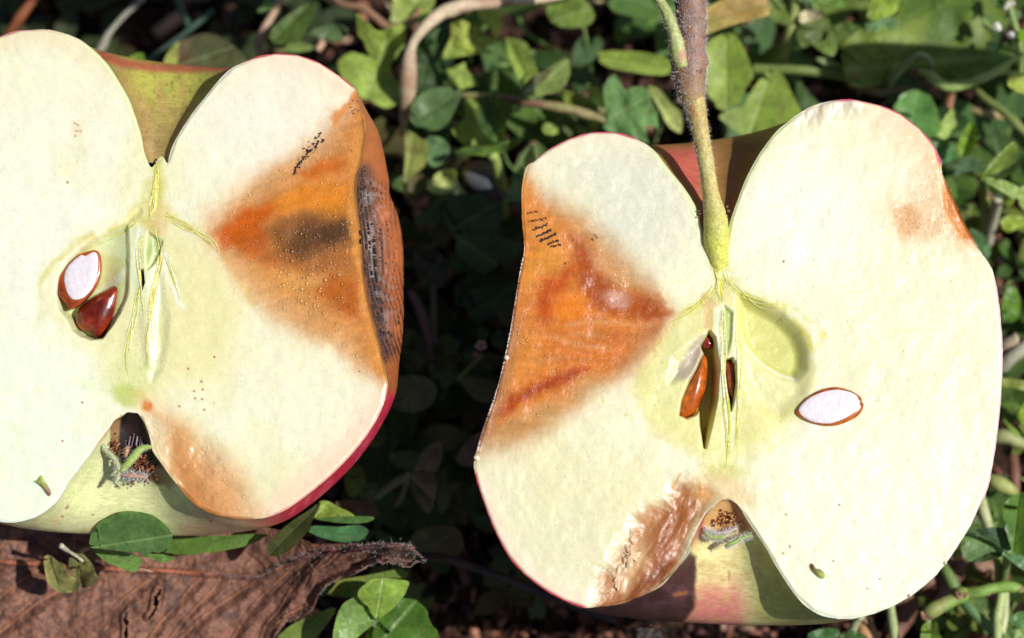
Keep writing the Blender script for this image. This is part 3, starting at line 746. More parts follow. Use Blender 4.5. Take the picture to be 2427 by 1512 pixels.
def s_of_y(pts, ys):
    P = sections(pts); return [float(np.argmin(np.abs(P[:, 1] - yy) + (0 if True else 0) + np.where(P[:, 0] > 600, 0, 5000))) / (len(P) - 1) for yy in ys]
_ys = [205, 256, 330, 383, 461, 554, 610, 680, 740, 800, 860, 915, 980, 1030, 1080, 1130, 1170, 1205]
_of = [0, 24, 56, 84, 114, 116, 118, 113, 99, 80, 54, 20, 19, 19, 20, 20, 20, 20]
_sy = s_of_y(L_R, _ys)
_sy = list(np.maximum.accumulate(np.array(_sy) + np.arange(len(_sy)) * 1e-5))
APL = apple('apple_half', 'left cut apple half without stalk, dark brown rot reaching in from its right flank',
            [(353,390),(359,396),(366,388),(372,378),(380,370),(388,374),(393,384)], L_R, L_L, (373, 385), (311, 976), (-0.03, -0.085, 1), (-0.045, 0, ZC), ([0] + _sy + [_sy[-1] + .06, 1], [0] + _of + [4, 0]),
            ([0, .3, .7, .8, .88, 1], [0, 0, 8, 24, 20, 0]), relief_left, paint_left, paint_skin_left, (330, 720), 0.86)
APR = apple('apple_half', 'right cut apple half still hanging on its twig, with orange rot along its left side',
            [(1690,584),(1702,586),(1712,583)], R_R, R_L, (1702, 581), (1720, 1182), (0.02, -0.085, 1), (0.035, 0, ZC), ([0, 1], [0, 0]),
            ([0, .1, .22, .3, .7, .8, .88, 1], [0, 6, 12, 0, 8, 24, 20, 0]), relief_right, paint_right, paint_skin_right, (1712, 860), 0.86)

# ==================================================================
#   small things on and in the apples
# ==================================================================
def on_apple(ap, px, py, h=0.0):
    return on_plane(px, py, ap['O'] + ap['n'] * h, ap['n'])
_t = (1 + 5 ** .5) / 2
ICO_V = np.array([(-1,_t,0),(1,_t,0),(-1,-_t,0),(1,-_t,0),(0,-1,_t),(0,1,_t),(0,-1,-_t),(0,1,-_t),(_t,0,-1),(_t,0,1),(-_t,0,-1),(-_t,0,1)]) / math.sqrt(1 + _t * _t)
ICO_F = [(0,11,5),(0,5,1),(0,1,7),(0,7,10),(0,10,11),(1,5,9),(5,11,4),(11,10,2),(10,7,6),(7,1,8),(3,9,4),(3,4,2),(3,2,6),(3,6,8),(3,8,9),(4,9,5),(2,4,11),(6,2,10),(8,6,7),(9,8,1)]
def add_blob(g, p, r, c=None, sq=1.0):
    V = ICO_V * (r * RNG.uniform(.8, 1.2, 3)) + RNG.normal(0, r * .06, (12, 3))
    g.add(np.asarray(p)[None] + V * np.array([1, 1, sq]), ICO_F, c)
def skin_point(ap, px, py):
    d = (ap['px'][:48] - px) ** 2 + (ap['py'][:48] - py) ** 2
    i = np.unravel_index(np.argmin(d), d.shape)
    return ap['V'][i], d[i]
# rows of black fungus on the flank of the left half
ex = np.array([(383,858),(410,848),(461,845),(498,849),(554,857),(610,860),(647,863),(690,871),(740,884),(800,898),(850,914),(880,922)], float)
sx = np.array([(340,893),(430,920),(520,940),(620,955),(720,961),(800,960),(860,950),(900,940)], float)
g = Geo()
for k in range(10):
    y0, y1 = ((392, 865), (400, 850), (430, 840), (455, 830), (420, 700), (400, 780), (470, 860), (520, 850), (450, 760), (560, 860))[k]
    y = y0 + RNG.uniform(0, 6)
    while y < y1:
        off = 3 + k * 8.0 + 4 * math.sin(y * .02 + k)
        x = np.interp(y, ex[:, 0], ex[:, 1]) + off + RNG.normal(0, 1.6)
        lim = np.interp(y, sx[:, 0], sx[:, 1]) - 9
        dens = 0.95 if k < 4 else 0.62
        gap = vnoise(np.array([y * .05 + k * 7]), np.array([k * 3.3]))[0]
        if x < lim and RNG.random() < dens and (k < 4 or gap > .35):
            p, dd = skin_point(APL, x, y)
            if dd < 40: add_blob(g, p, PX * RNG.uniform(2.2, 4.0) * (1.2 if k < 4 else .8), sq=.7)
        y += RNG.uniform(3.6, 6.0)
g.build('fungus_rows', M_DOT, APL['root'])['kind'] = 'stuff'
def face_dots(ap, spots, name='fungus_dots'):
    g = Geo()
    for x, y, r in spots:
        p = on_apple(ap, x, y, 0.00002)[0]; add_blob(g, p, PX * r, sq=.6)
    o = g.build(name, M_DOT, ap['root']); o['kind'] = 'stuff'
sp = []
for t in np.linspace(0, 1, 17):
    cx, cy = 764 + (697 - 764) * t, 322 + (402 - 322) * t
    for _ in range(4):
        a = RNG.normal(0, 7 if t < .7 else 4)
        sp.append((cx + a * .3 + RNG.normal(0, 1.5), cy + a + RNG.normal(0, 1.5), RNG.uniform(1.3, 2.8)))
for x, y in ((828,246),(832,254),(836,262),(842,258),(838,238),(850,262),(848,240),(838,268),(853,880),(905,842),(908,850),(912,858)): sp.append((x, y, RNG.uniform(1.3, 2.2)))
face_dots(APL, sp)
sp = []
def z7(x, y): return ((1900 + x / 1.512) * .59253, (450 + y / 1.512) * .59253)
for (x0, y0), (x1, y1), r in (((312,610),(385,595),1.2),((320,660),(435,640),1.5),((345,712),(440,675),2.0),((372,752),(465,705),2.2),((392,780),(490,735),2.6),((440,795),(508,770),2.2),((462,812),(522,798),1.9)):
    n_ = int(abs(x1 - x0) / 7)
    for k in range(n_):
        for _ in range(2):
            t = (k + RNG.random()) / n_
            q = z7(x0 + (x1 - x0) * t, y0 + (y1 - y0) * t + RNG.normal(0, 3.5)); sp.append((q[0], q[1], r * RNG.uniform(.6, 1.1)))
for k in range(46):
    y = 610 + k * 10.2 + RNG.uniform(-4, 4)
    x = np.interp(y, [592, 631, 705, 776, 846, 918, 998, 1094], [1243, 1236, 1224, 1212, 1198, 1181, 1153.5, 1127])
    sp.append((x + RNG.uniform(0, 3), y, RNG.uniform(1.0, 2.0)))
for x, y in ((1411,557),(1404,566),(1340,625)): sp.append((x, y, 1.8))
face_dots(APR, sp)

def pillow(ap, pts, mid, htop, hbot, n=48, rings=7, flat=0.0, rag=0.0):
    """closed seed-like body: outline at height mid, bulging up by htop and down by hbot"""
    L = spline(pts, n, closed=True); c = L.mean(0)
    if rag: L = c + (L - c) * (1 + rag * fbm(L[:, 0], L[:, 1], 7, 2, 3))[:, None]
    V = []; F = []
    ts = [math.sin(a) for a in np.linspace(math.pi / 2, 0.12, rings)]
    def ringv(sg):
        for i, t in enumerate(ts):
            if sg < 0 and i == 0: continue
            hh = math.sqrt(max(0, 1 - t ** 2)); hh = min(1.0, hh / (1 - flat)) if flat else hh
            q = c + (L - c) * t
            h = mid + (htop if sg > 0 else -hbot) * hh
            V.append(on_apple(ap, q[:, 0], q[:, 1], 0) + ap['n'][None] * h)
        q = c[None]; V.append(on_apple(ap, q[:, 0], q[:, 1], 0) + ap['n'][None] * (mid + (htop if sg > 0 else -hbot)))
    ringv(1); ntop = rings * n + 1; ringv(-1)
    VV = np.concatenate(V)
    for i in range(rings - 1):
        for j in range(n):
            k = (j + 1) % n; F.append((i * n + j, i * n + k, (i + 1) * n + k, (i + 1) * n + j))
    for j in range(n): F.append(((rings - 1) * n + j, (rings - 1) * n + (j + 1) % n, rings * n))
    b = ntop
    for j in range(n): k = (j + 1) % n; F.append((k, j, b + j, b + k))
    for i in range(rings - 2):
        for j in range(n):
            k = (j + 1) % n; F.append((b + i * n + k, b + i * n + j, b + (i + 1) * n + j, b + (i + 1) * n + k))
    e = b + (rings - 1) * n
    for j in range(n): F.append((b + (rings - 2) * n + (j + 1) % n, b + (rings - 2) * n + j, e))
    return VV, F, L
def seedcol(V, a, b, scale=60):
    q = proj(V); f = ss(-.5, .5, fbm(q[0], q[1], scale, 3, 3))[:, None]
    return alb(a)[None] * (1 - f) + alb(b)[None] * f
def Z(x0, y0, s, pts): return [((x0 + a / s) * .59253, (y0 + b / s) * .59253) for a, b in pts]
SEEDGRP = 'apple seeds showing in the cut cores'
def seed(ap, label, coat, mid, ht, hb, cols, kernel=None, kh=0.0):
    V, F, L = pillow(ap, coat, mid, ht, hb, flat=.45 if kernel else 0)
    if kernel:
        root = empty('apple_seed', V.mean(0), label, 'seed', SEEDGRP)
        mesh_obj('seed_coat', V, F, M_SEEDCOAT, root, col=seedcol(V, *cols))
        V2, F2, _ = pillow(ap, kernel, kh, 0.00025, 0.0006, flat=.3)
        mesh_obj('kernel', V2, F2, M_KERNEL, root)
    else:
        o = mesh_obj('apple_seed', V, F, M_SEEDCOAT, None, col=seedcol(V, *cols)); tag(o, label, 'seed', SEEDGRP)
zs = lambda p: Z(150, 800, 2.3267, p)
seed(APL, 'halved seed with white kernel and brown rim lying in the left core hollow',
     zs([(180,800),(200,700),(280,590),(380,500),(440,478),(530,460),(575,500),(582,640),(550,760),(480,870),(400,950),(330,1000),(290,1008),(240,940),(200,890)]),
     -0.0006, 0.0002, 0.0030, ('#b8561c', '#8e3c14'),
     zs([(245,700),(288,602),(400,508),(436,522),(460,505),(530,478),(560,540),(550,700),(505,820),(425,905),(340,926),(288,892),(252,800)]), -0.00035)
seed(APL, 'whole glossy red-brown seed, pointed at its top, below the white halved seed',
     zs([(320,1070),(340,1000),(400,940),(500,870),(620,800),(700,755),(742,738),(776,752),(770,850),(745,960),(700,1060),(650,1150),(600,1220),(540,1268),(480,1240),(440,1200),(370,1180),(330,1130)]),
     -0.0030, 0.0021, 0.0012, ('#a63c16', '#6e1e0e'))
seed(APL, 'tiny dark shrivelled seed high in the hollow of the left core',
     zs([(728,412),(760,362),(840,320),(844,350),(805,398),(770,435),(738,430)]), -0.0026, 0.0006, 0.0004, ('#5a1a12', '#c07a50'))
seed(APL, 'dark sliver of seed in the narrow slit of the left core',
     zs([(948,680),(965,645),(985,660),(992,720),(985,770),(976,740)]), -0.0020, 0.0004, 0.0004, ('#5a2212', '#6a2a14'))
zr = lambda p: Z(2500, 900, 1.3745, p)
seed(APR, 'sliced seed with white face and brown rim lying flat on the right apple flesh',
     zr([(938,1020),(990,958),(1060,913),(1150,891),(1230,908),(1288,940),(1304,968),(1300,975),(1312,990),(1290,1040),(1230,1080),(1150,1105),(1060,1100),(990,1077),(945,1047)]),
     0.0003, 0.0004, 0.0008, ('#c0661c', '#a04c14'),
     zr([(950,1020),(995,964),(1065,924),(1155,904),(1240,922),(1282,955),(1286,1012),(1222,1064),(1135,1094),(1055,1090),(988,1066)]), 0.00056)
seed(APR, 'long orange-brown seed inside the wide slit of the right core',
     zr([(405,775),(440,700),(462,740),(458,850),(435,940),(392,1020),(345,1056),(306,1042),(308,980),(332,900),(368,850)]), -0.0026, 0.0019, 0.001, ('#c8641a', '#9a3c10'))
seed(APR, 'small red seed tip at the top of the wide slit in the right core',
     zr([(428,650),(456,598),(486,616),(490,660),(462,672)]), -0.0022, 0.0007, 0.0006, ('#8e2418', '#5a140c'))
seed(APR, 'red-brown seed inside the thin slit right of the core column',
     zr([(558,745),(585,728),(606,750),(612,870),(602,950),(580,920),(560,850)]), -0.0022, 0.0010, 0.0008, ('#9a3e1c', '#7a2c10'))

# ---- stalk, twig and leaf stalk of the right half
def path_pts(ap, pts, n):
    """pts: (px, py, h above the cut plane, radius px)"""
    Q = spline(pts, n)
    P = on_apple(ap, Q[:, 0], Q[:, 1], 0) + ap['n'][None] * Q[:, 2:3]
    return P, Q[:, 3] * PX, Q
def tube_obj(name, ap, pts, n, ns, colf, parent, rough=0.06):
    P, R, Q = path_pts(ap, pts, n)
    R = R * (1 + rough * fbm(Q[:, 1] * 1.0, Q[:, 0], 25, 3, 5))
    V, F = tube_geo(P, R, ns)
    q = proj(V)
    V = V + ap['n'][None] * (fbm(q[0], q[1], 12, 3, 9) * 0.00012)[:, None]
    o = mesh_obj(name, V, F, M_ATTR, parent, col=colf(q[0], q[1]))
    return o, P, R
def stalkcol(x, y):
    c = np.repeat(alb('#cdbc70')[None], len(x), 0)
    c = layer(c, ss(470, 560, y) * .9, '#ccce58')
    c = layer(c, ss(540, 600, y), '#dad858')
    c = layer(c, (1 - ss(190, 400, y)) * .8 * ss(-.3, .5, fbm(x, y * .4, 20, 3, 21)), '#a86a38')
    c = layer(c, ss(0, .6, fbm(x, y * .5, 16, 3, 23)) * .4, '#d8cf88')
    c = layer(c, spot(x, y, 1648, 350, 8, 12) * .8 + spot(x, y, 1640, 260, 7, 18) * .7, '#b8642a')
    return c
o, P1, R1 = tube_obj('stalk', APR, [(1706,690,-.0014,6),(1705,650,-.0008,12),(1703,612,-.0005,24),(1698,570,.0000,32),(1695,525,.0006,30),(1683,460,.0010,20),(1671,390,.0014,19),(1657,315,.0018,21),(1642,250,.0022,25),(1634,215,.0020,27),(1631,180,.0022,34)], 90, 20, stalkcol, APR['root'])
def twigcol(x, y):
    c = np.repeat(alb('#8a6a5e')[None], len(x), 0)
    c = layer(c, ss(-.3, .5, fbm(x, y * .5, 22, 3, 25)) * .7, '#a5897e')
    c = layer(c, ss(.1, .6, fbm(x, y, 12, 3, 27)) * .6, '#b06c3c')
    c = layer(c, ss(150, 200, y) * .6, '#a58258')
    c = layer(c, ss(195, 265, y), '#c0a465')
    c = layer(c, (1 - ss(90, 150, y)) * (1 - ss(1600, 1618, x)) * .6, '#4e3a38')
    return c
o, P2, R2 = tube_obj('twig', APR, [(1643,285,.0018,12),(1638,245,.0022,25),(1632,200,.0025,38),(1629,172,.0026,43),(1632,140,.0026,40),(1636,105,.0027,33),(1634,60,.0028,36),(1632,0,.003,40),(1628,-80,.003,43),(1620,-240,.003,46)], 80, 24, twigcol, APR['root'], .12)
def leafstalkcol(x, y):
    c = np.repeat(alb('#a9b264')[None], len(x), 0)
    c = layer(c, ss(-.2, .6, fbm(x, y * .3, 14, 3, 29)) * .6, '#d5d69a')
    return layer(c, spot(x, y, 1617, 132, 9, 14) * .8, '#d08a80')
o, P3, R3 = tube_obj('leaf_stalk', APR, [(1610,178,.0048,15),(1601,150,.0052,18),(1591,105,.0056,17),(1573,55,.0058,13),(1553,18,.006,10.5),(1540,-15,.006,10),(1510,-90,.006,10)], 50, 14, leafstalkcol, APR['root'])
# bud, leaf scar, lenticels
g = Geo()
for a in np.linspace(0, 2 * math.pi, 12, endpoint=False):
    add_blob(g, on_apple(APR, 1651 + 9 * math.cos(a), 167 + 9 * math.sin(a), .0046)[0], PX * 4.2, alb('#8a6048'))
add_blob(g, on_apple(APR, 1651, 167, .0048)[0], PX * 4, alb('#5a3c30'))
g.build('leaf_scar', M_ATTR, APR['root'])
g = Geo()
for x, y in ((1605,26),(1634,63),(1657,5),(1622,98),(1648,86)):
    add_blob(g, on_apple(APR, x, y, .0049)[0], PX * 3.2, alb('#c99a6a'), .5)
g.build('lenticels', M_ATTR, APR['root'])['kind'] = 'stuff'
g = Geo()
for x, y, r in ((1723,490,4),(1726,500,5),(1722,512,4),(1656,500,3.5),(1659,507,4),(1655,514,3)):
    add_blob(g, on_apple(APR, x, y, .0005)[0], PX * r, alb('#7a5a4a'))
g.build('bark_crumbs', M_ATTR, APR['root'])['kind'] = 'stuff'
def hair(g, p, d, L, w, c=None):
    d = d / np.linalg.norm(d); s_ = np.cross(d, [0.3, 0.2, 1]); s_ = s_ / np.linalg.norm(s_) * w
    b = RNG.normal(0, .35, 3) * L * .4
    p1 = p + d * L * .5 + b * .4; p2 = p + d * L + b
    g.add(np.array([p - s_, p + s_, p1 + s_ * .7, p1 - s_ * .7, p2]), [(0, 1, 2, 3), (3, 2, 4)], c)
def fuzz(name, sets, parent):
    g = Geo()
    for P, R, count, L, w, i0, i1 in sets:
        n = len(P); T = np.gradient(P, axis=0)
        for _ in range(count):
            i = int(n * RNG.uniform(i0, i1)); t = T[min(i, n - 1)]; t = t / np.linalg.norm(t)
            a = RNG.uniform(0, 2 * math.pi)
            u = np.cross(t, [0, 0, 1.0]); u /= np.linalg.norm(u); v = np.cross(u, t)
            nd = u * math.cos(a) + v * math.sin(a)
            hair(g, P[min(i, n - 1)] + nd * R[min(i, n - 1)] * .98, nd * .55 + t * RNG.uniform(-.7, .7) + RNG.normal(0, .25, 3), L * RNG.uniform(.5, 1.3), w)
    g.build(name, M_FUZZ, parent)['kind'] = 'stuff'
fuzz('fuzz', [(P2, R2, 2600, .0008, .000018, .0, .75), (P1, R1, 900, .0006, .000014, .55, 1.0), (P1, R1, 300, .0004, .000012, .1, .6), (P3, R3, 700, .0005, .000014, 0, .9)], APR['root'])

# ---- fibres of the core: thin raised strands from the neck to the calyx end
def fibres(ap, name, lines, cols, relief):
    g = Geo()
    for pts, r, n_ in lines:
        for k in range(n_):
            q = [(x + RNG.normal(0, 4.5), y + RNG.normal(0, 6)) for x, y in pts]
            Q = spline(q, 40); Q = Q[int(RNG.uniform(0, 8)):40 - int(RNG.uniform(0, 12))]
            if len(Q) < 8: continue
            h = relief(Q[:, 0], Q[:, 1], np.full(len(Q), 50.)) + .00002 + .00006 * fbm(Q[:, 0] + k * 9, Q[:, 1], 30, 2, k)
            P = on_plane(Q[:, 0], Q[:, 1], ap['O'], ap['n']) + ap['n'][None] * h[:, None]
            V, F = tube_geo(P, PX * r * RNG.uniform(.6, 1.3) * np.sin(np.linspace(.3, 2.9, len(Q))), 5)
            g.add(V, F, alb(cols[RNG.integers(len(cols))]))
    o = g.build(name, M_ATTR, ap['root']); o['kind'] = 'stuff'
_fc = ['#e4df60', '#ecea9c', '#d2cf3a', '#f2f0c4', '#e0d06a']
fibres(APL, 'core_fibres', [([(374,392),(370,430),(364,480),(356,520)], 2.2, 12), ([(345,525),(326,600),(330,680),(345,780)], 2.0, 5), ([(368,530),(376,600),(362,700),(352,800),(350,880)], 2.2, 8), ([(356,500),(310,535),(250,560),(190,585)], 1.4, 4), ([(378,505),(430,530),(490,570),(530,615)], 1.5, 5), ([(340,650),(320,740),(300,840),(306,920)], 1.6, 4), ([(388,590),(410,650),(432,720)], 1.6, 4)], _fc, relief_left)
fibres(APR, 'core_fibres', [([(1702,600),(1702,640),(1705,690),(1712,720)], 2.6, 12), ([(1698,640),(1690,690),(1640,730),(1580,765)], 1.5, 4), ([(1712,640),(1740,685),(1800,708),(1860,735)], 1.6, 5), ([(1712,730),(1714,850),(1722,980),(1728,1110)], 2.2, 8), ([(1745,720),(1750,850),(1752,980),(1742,1100)], 1.8, 5)], _fc, relief_right)
# ---- beads of juice on the cut faces: tiny wet domes of the flesh's own colour
def bead_material():
    m, nt, b = nmat('juice_beads')
    a = nn(nt, 'ShaderNodeAttribute', attribute_name='Col'); nt.links.new(a.outputs['Color'], b.inputs['Base Color'])
    b.inputs['Roughness'].default_value = 0.16; b.inputs['IOR'].default_value = 1.6
    return m
M_BEAD = bead_material()
def beads(ap, n, poly, rr, paint, relief, power=2.0, left=True):
    P = np.array(poly, float); lo, hi = P.min(0), P.max(0)
    x = RNG.uniform(lo[0], hi[0], n * 4); y = RNG.uniform(lo[1], hi[1], n * 4)
    k = (sdist(x, y, P) < -3) & (fbm(x, y, 70, 3, 400) + RNG.normal(0, .5, len(x)) > -.1)
    x, y = x[k][:n], y[k][:n]
    e = np.full(len(x), 50.); c, w = paint(x, y, e); h = relief(x, y, e)
    V = on_plane(x, y, ap['O'], ap['n']) + ap['n'][None] * h[:, None]
    r = PX * (rr[0] + (rr[1] - rr[0]) * RNG.random(len(x)) ** power)
    VV = (V[:, None] + ICO_V[None] * r[:, None, None] * RNG.uniform(.8, 1.2, (len(x), 1, 3)) * np.array([1, 1, .32])).reshape(-1, 3)
    F = (np.array(ICO_F)[None] + (np.arange(len(x)) * 12)[:, None, None]).reshape(-1, 3)
    return VV, F, np.repeat(c, 12, 0)
def bead_obj(ap, sets, paint, relief):
    V = []; F = []; C = []; b = 0
    for n, poly, rr, pw in sets:
        v, f, c = beads(ap, n, poly, rr, paint, relief, pw); V.append(v); F.append(f + b); C.append(c); b += len(v)
    o = mesh_obj('juice_beads', np.concatenate(V), np.concatenate(F), M_BEAD, ap['root'], col=np.concatenate(C)); o['kind'] = 'stuff'
_L = [(0,110),(60,90),(150,100),(250,200),(320,340),(345,420),(395,420),(420,360),(500,240),(620,150),(760,170),(840,240),(835,420),(840,600),(900,880),(860,1010),(720,1150),(600,1200),(480,1180),(370,1000),(330,930),(280,960),(200,1050),(110,1180),(0,1220)]
_Rp = [(1270,420),(1360,345),(1480,335),(1600,470),(1670,600),(1740,600),(1760,500),(1850,340),(2000,260),(2120,290),(2220,400),(2320,640),(2350,800),(2340,1050),(2280,1240),(2150,1400),(2020,1440),(1900,1380),(1780,1200),(1720,1160),(1640,1250),(1500,1380),(1380,1420),(1220,1300),(1150,1150),(1160,1020),(1230,800),(1260,600)]
bead_obj(APL, [(800, [(850,225),(780,300),(700,360),(600,440),(500,540),(560,640),(680,760),(840,850),(905,880),(860,700),(845,560),(835,430),(855,330)], (1.0, 3.4), 3.5),
               (160, [(650,560),(800,500),(835,520),(845,640),(800,760),(700,720),(640,640)], (2.5, 5), 2.0),
               (260, [(350,950),(440,1010),(540,1090),(590,1180),(600,1222),(500,1205),(420,1130),(365,1050)], (.9, 3.4), 2.5),
               (900, _L, (.9, 2.2), 3.0), (500, [(250,560),(300,520),(400,520),(420,700),(400,900),(300,940),(250,860)], (.9, 2.4), 2)], paint_left, relief_left)
bead_obj(APR, [(450, [(1260,450),(1400,560),(1570,735),(1500,850),(1380,930),(1160,1080),(1150,1000),(1220,760),(1250,600)], (1.0, 3.2), 3.5),
               (160, [(1252,640),(1290,640),(1280,800),(1240,900),(1170,1080),(1140,1080),(1200,850)], (1.0, 3.4), 3.0),
               (260, [(1600,1190),(1690,1180),(1640,1280),(1560,1385),(1410,1430),(1460,1320),(1520,1250)], (1.0, 3.4), 2.5),
               (260, [(2130,480),(2220,400),(2250,430),(2320,590),(2230,560),(2130,560)], (.9, 2.6), 2.5),
               (1200, _Rp, (.9, 2.2), 3.0)], paint_right, relief_right)

# ---- calyx remains, left half
z4 = lambda p: [(177.75 + a * .2547, 888.75 + b * .2547, h, r) for a, b, h, r in p]
def strand(g, pts, n, ns, c):
    P, R, Q = path_pts(APL, pts, n); V, F = tube_geo(P, R, ns)
    g.add(V, F, alb(c)); return P, R
g = Geo()
for pts, c in (([(440,440,-.004,3),(455,520,-.0035,2.5),(460,640,-.003,2)], '#5a4048'), ([(480,420,-.004,2.5),(482,540,-.003,2.2),(470,650,-.0025,2)], '#8a7880'),
               ([(510,410,-.004,2.5),(520,520,-.0028,2.2),(500,660,-.0022,2)], '#6a5258'), ([(540,420,-.004,2.5),(552,520,-.003,2),(540,640,-.0025,2)], '#a0949c'),
               ([(570,430,-.004,2.5),(580,540,-.003,2),(570,650,-.0025,2)], '#4a363a'), ([(600,450,-.004,2.5),(590,560,-.003,2),(605,640,-.0025,2)], '#7a6468'),
               ([(420,450,-.004,2.2),(430,470,-.0035,2),(440,600,-.003,2)], '#8a6a6c'), ([(410,560,-.004,2.2),(380,620,-.003,2),(310,700,-.002,1.6)], '#c08a7a'),
               ([(420,640,-.004,2.2),(400,690,-.003,2),(405,760,-.0025,1.6)], '#a8684c'), ([(640,500,-.004,2),(655,580,-.003,2.4),(690,620,-.0022,2)], '#6e6468')):
    strand(g, z4(pts), 14, 6, c)
for _ in range(60):
    x, y = 640 + RNG.normal(0, 22), 600 + RNG.normal(0, 22)
    hair(g, on_apple(APL, *z4([(x, y, 0, 0)])[0][:2], -.003)[0], RNG.normal(0, 1, 3), .0008, .00003, alb('#8a8488'))
g.build('stamens', M_ATTR, APL['root'])['kind'] = 'stuff'
g = Geo()
SP = [strand(g, z4([(705,668,-.0003,4),(650,672,-.0004,7),(590,700,-.0005,10),(530,770,-.0006,11),(470,840,-.0007,9),(420,900,-.0008,6)]), 24, 8, '#a8bc62')]
g.build('sepal', M_ATTR, APL['root'])
g = Geo()
SP.append(strand(g, z4([(240,640,-.001,4),(275,700,-.0012,6),(340,760,-.0012,7),(385,840,-.001,7),(402,900,-.001,6),(375,980,-.001,5),(352,1015,-.001,3)]), 24, 8, '#b9bf8e'))
g.build('sepal', M_ATTR, APL['root'])
g = Geo()
SP.append(strand(g, z4([(478,660,-.0012,5),(470,700,-.001,6),(462,760,-.001,4)]), 10, 7, '#c08a58'))
SP.append(strand(g, z4([(400,920,-.001,4),(500,930,-.0008,6),(600,940,-.001,5),(660,950,-.0014,3)]), 14, 7, '#b98a70'))
g.build('sepal', M_ATTR, APL['root'])
g = Geo()
for _ in range(260):
    x, y = 620 + RNG.normal(0, 55), 880 + RNG.normal(0, 55)
    q = z4([(x, y, 0, 0)])[0]
    add_blob(g, on_apple(APL, q[0], q[1], RNG.uniform(-.0030, -.0012))[0], PX * RNG.uniform(1.5, 5), alb(random.choice(['#7a3a1c', '#5a2814', '#8e5030', '#3e2018', '#a0603a'])))
for _ in range(90):
    x, y = 330 + RNG.normal(0, 30), 610 + RNG.normal(0, 70)
    q = z4([(x, y, 0, 0)])[0]
    add_blob(g, on_apple(APL, q[0], q[1], RNG.uniform(-.0030, -.0015))[0], PX * RNG.uniform(1.5, 4.5), alb(random.choice(['#a05c34', '#c08a5a', '#8e5a38', '#6e3a20'])))
for _ in range(40):
    x, y = 410 + RNG.normal(0, 30), 730 + RNG.normal(0, 40)
    q = z4([(x, y, 0, 0)])[0]
    add_blob(g, on_apple(APL, q[0], q[1], RNG.uniform(-.0025, -.0015))[0], PX * RNG.uniform(1.5, 4), alb(random.choice(['#5a3020', '#8e5a38'])))
g.build('calyx_crumbs', M_ATTR, APL['root'])['kind'] = 'stuff'
fuzz('calyx_fuzz', [(SP[0][0], SP[0][1], 120, .0004, .000014, 0, 1), (SP[1][0], SP[1][1], 200, .0005, .000014, 0, 1), (SP[2][0], SP[2][1], 60, .0006, .000014, 0, 1), (SP[3][0], SP[3][1], 220, .0013, .000018, 0, 1)], APL['root'])

# ---- calyx remains, right half
zc = lambda a, b: (1362.8 + a * .2751, 1096.1 + b * .2751)
g = Geo(); SQ = []
for pts, c in (([(1120,600,-.001,4),(1180,640,-.001,6),(1270,645,-.0008,5),(1300,620,-.001,3)], '#a4ba58'), ([(1300,725,-.001,4),(1345,700,-.0008,6),(1420,660,-.0008,5),(1530,620,-.001,3)], '#9cb858'),
               ([(1120,560,-.001,3),(1200,600,-.001,4),(1300,600,-.001,4),(1400,560,-.0012,3)], '#c8bfae')):
    P, R, Q = path_pts(APR, [(*zc(a, b), h, r) for a, b, h, r in pts], 18); V, F = tube_geo(P, R, 8)
    g.add(V, F, alb(c)); SQ.append((P, R))
g.build('sepal_remains', M_ATTR, APR['root'])
g = Geo()
for _ in range(170):
    x, y = zc(1330 + RNG.normal(0, 90), 480 + RNG.normal(0, 60))
    add_blob(g, on_apple(APR, x, y, RNG.uniform(-.003, -.0016))[0], PX * RNG.uniform(1.2, 3.6), alb(random.choice(['#b06c34', '#8a4a22', '#d8a868', '#5e2c16', '#c08448'])))
g.build('calyx_crumbs', M_ATTR, APR['root'])['kind'] = 'stuff'
fuzz('calyx_fuzz', [(P, R, 260, .0008, .00002, 0, 1) for P, R in SQ], APR['root'])
# ragged pale flakes torn up at the edge of the rot
for pts in ([(425,740),(450,715),(490,725),(540,760),(560,810),(500,880),(460,890),(440,830),(425,790)], [(405,815),(440,812),(450,850),(420,865)], [(215,905),(260,905),(310,920),(300,940),(250,935)],
            [(330,900),(380,890),(440,920),(420,980),(385,1060),(350,1075),(320,1000)], [(470,600),(500,560),(530,620),(510,700),(480,690)], [(888,80),(920,60),(950,80),(920,100)]):
    V, F, L = pillow(APR, [zc(*p) for p in pts], -0.0006, 0.0003, 0.0008, 60, 6, rag=.5); V = V + APR['n'][None] * (fbm(*proj(V), 8, 3, 5) * .00025)[:, None]
    o = mesh_obj('flesh_flake', V, F, M_FLESH, APR['root'], col=np.repeat(alb('#e2bf98')[None], len(V), 0), extra={'wet': np.full(len(V), .1)})
for ap, cx, cy, r in ((APR, 1200, 848, 6), (APR, 1129, 1085, 7), (APR, 2240, 1334, 4), (APR, 2156, 1411, 4)):
    V, F, L = pillow(ap, [(cx - r, cy), (cx - r * .3, cy - r), (cx + r * .9, cy - r * .6), (cx + r, cy + r * .5), (cx, cy + r)], 0, .0003, .0004, 14, 4)
    mesh_obj('flesh_crumb', V, F, M_FLESH, ap['root'], col=np.repeat(alb('#ecdcc8')[None], len(V), 0), extra={'wet': np.full(len(V), .6)})
z5 = lambda p: [(a * .2555, 1125.8 + b * .2555) for a, b in p]
def chip(ap, pts, c1, c2, label):
    V, F, L = pillow(ap, pts, .0002, .0004, .0004, 24, 5)
    q = proj(V); f = ss(0, 1, (q[1] - q[1].min()) / np.ptp(q[1]))[:, None]
    o = mesh_obj('plant_crumb', V, F, M_ATTR, None, col=alb(c1)[None] * (1 - f) + alb(c2)[None] * f); tag(o, label, 'plant crumb')
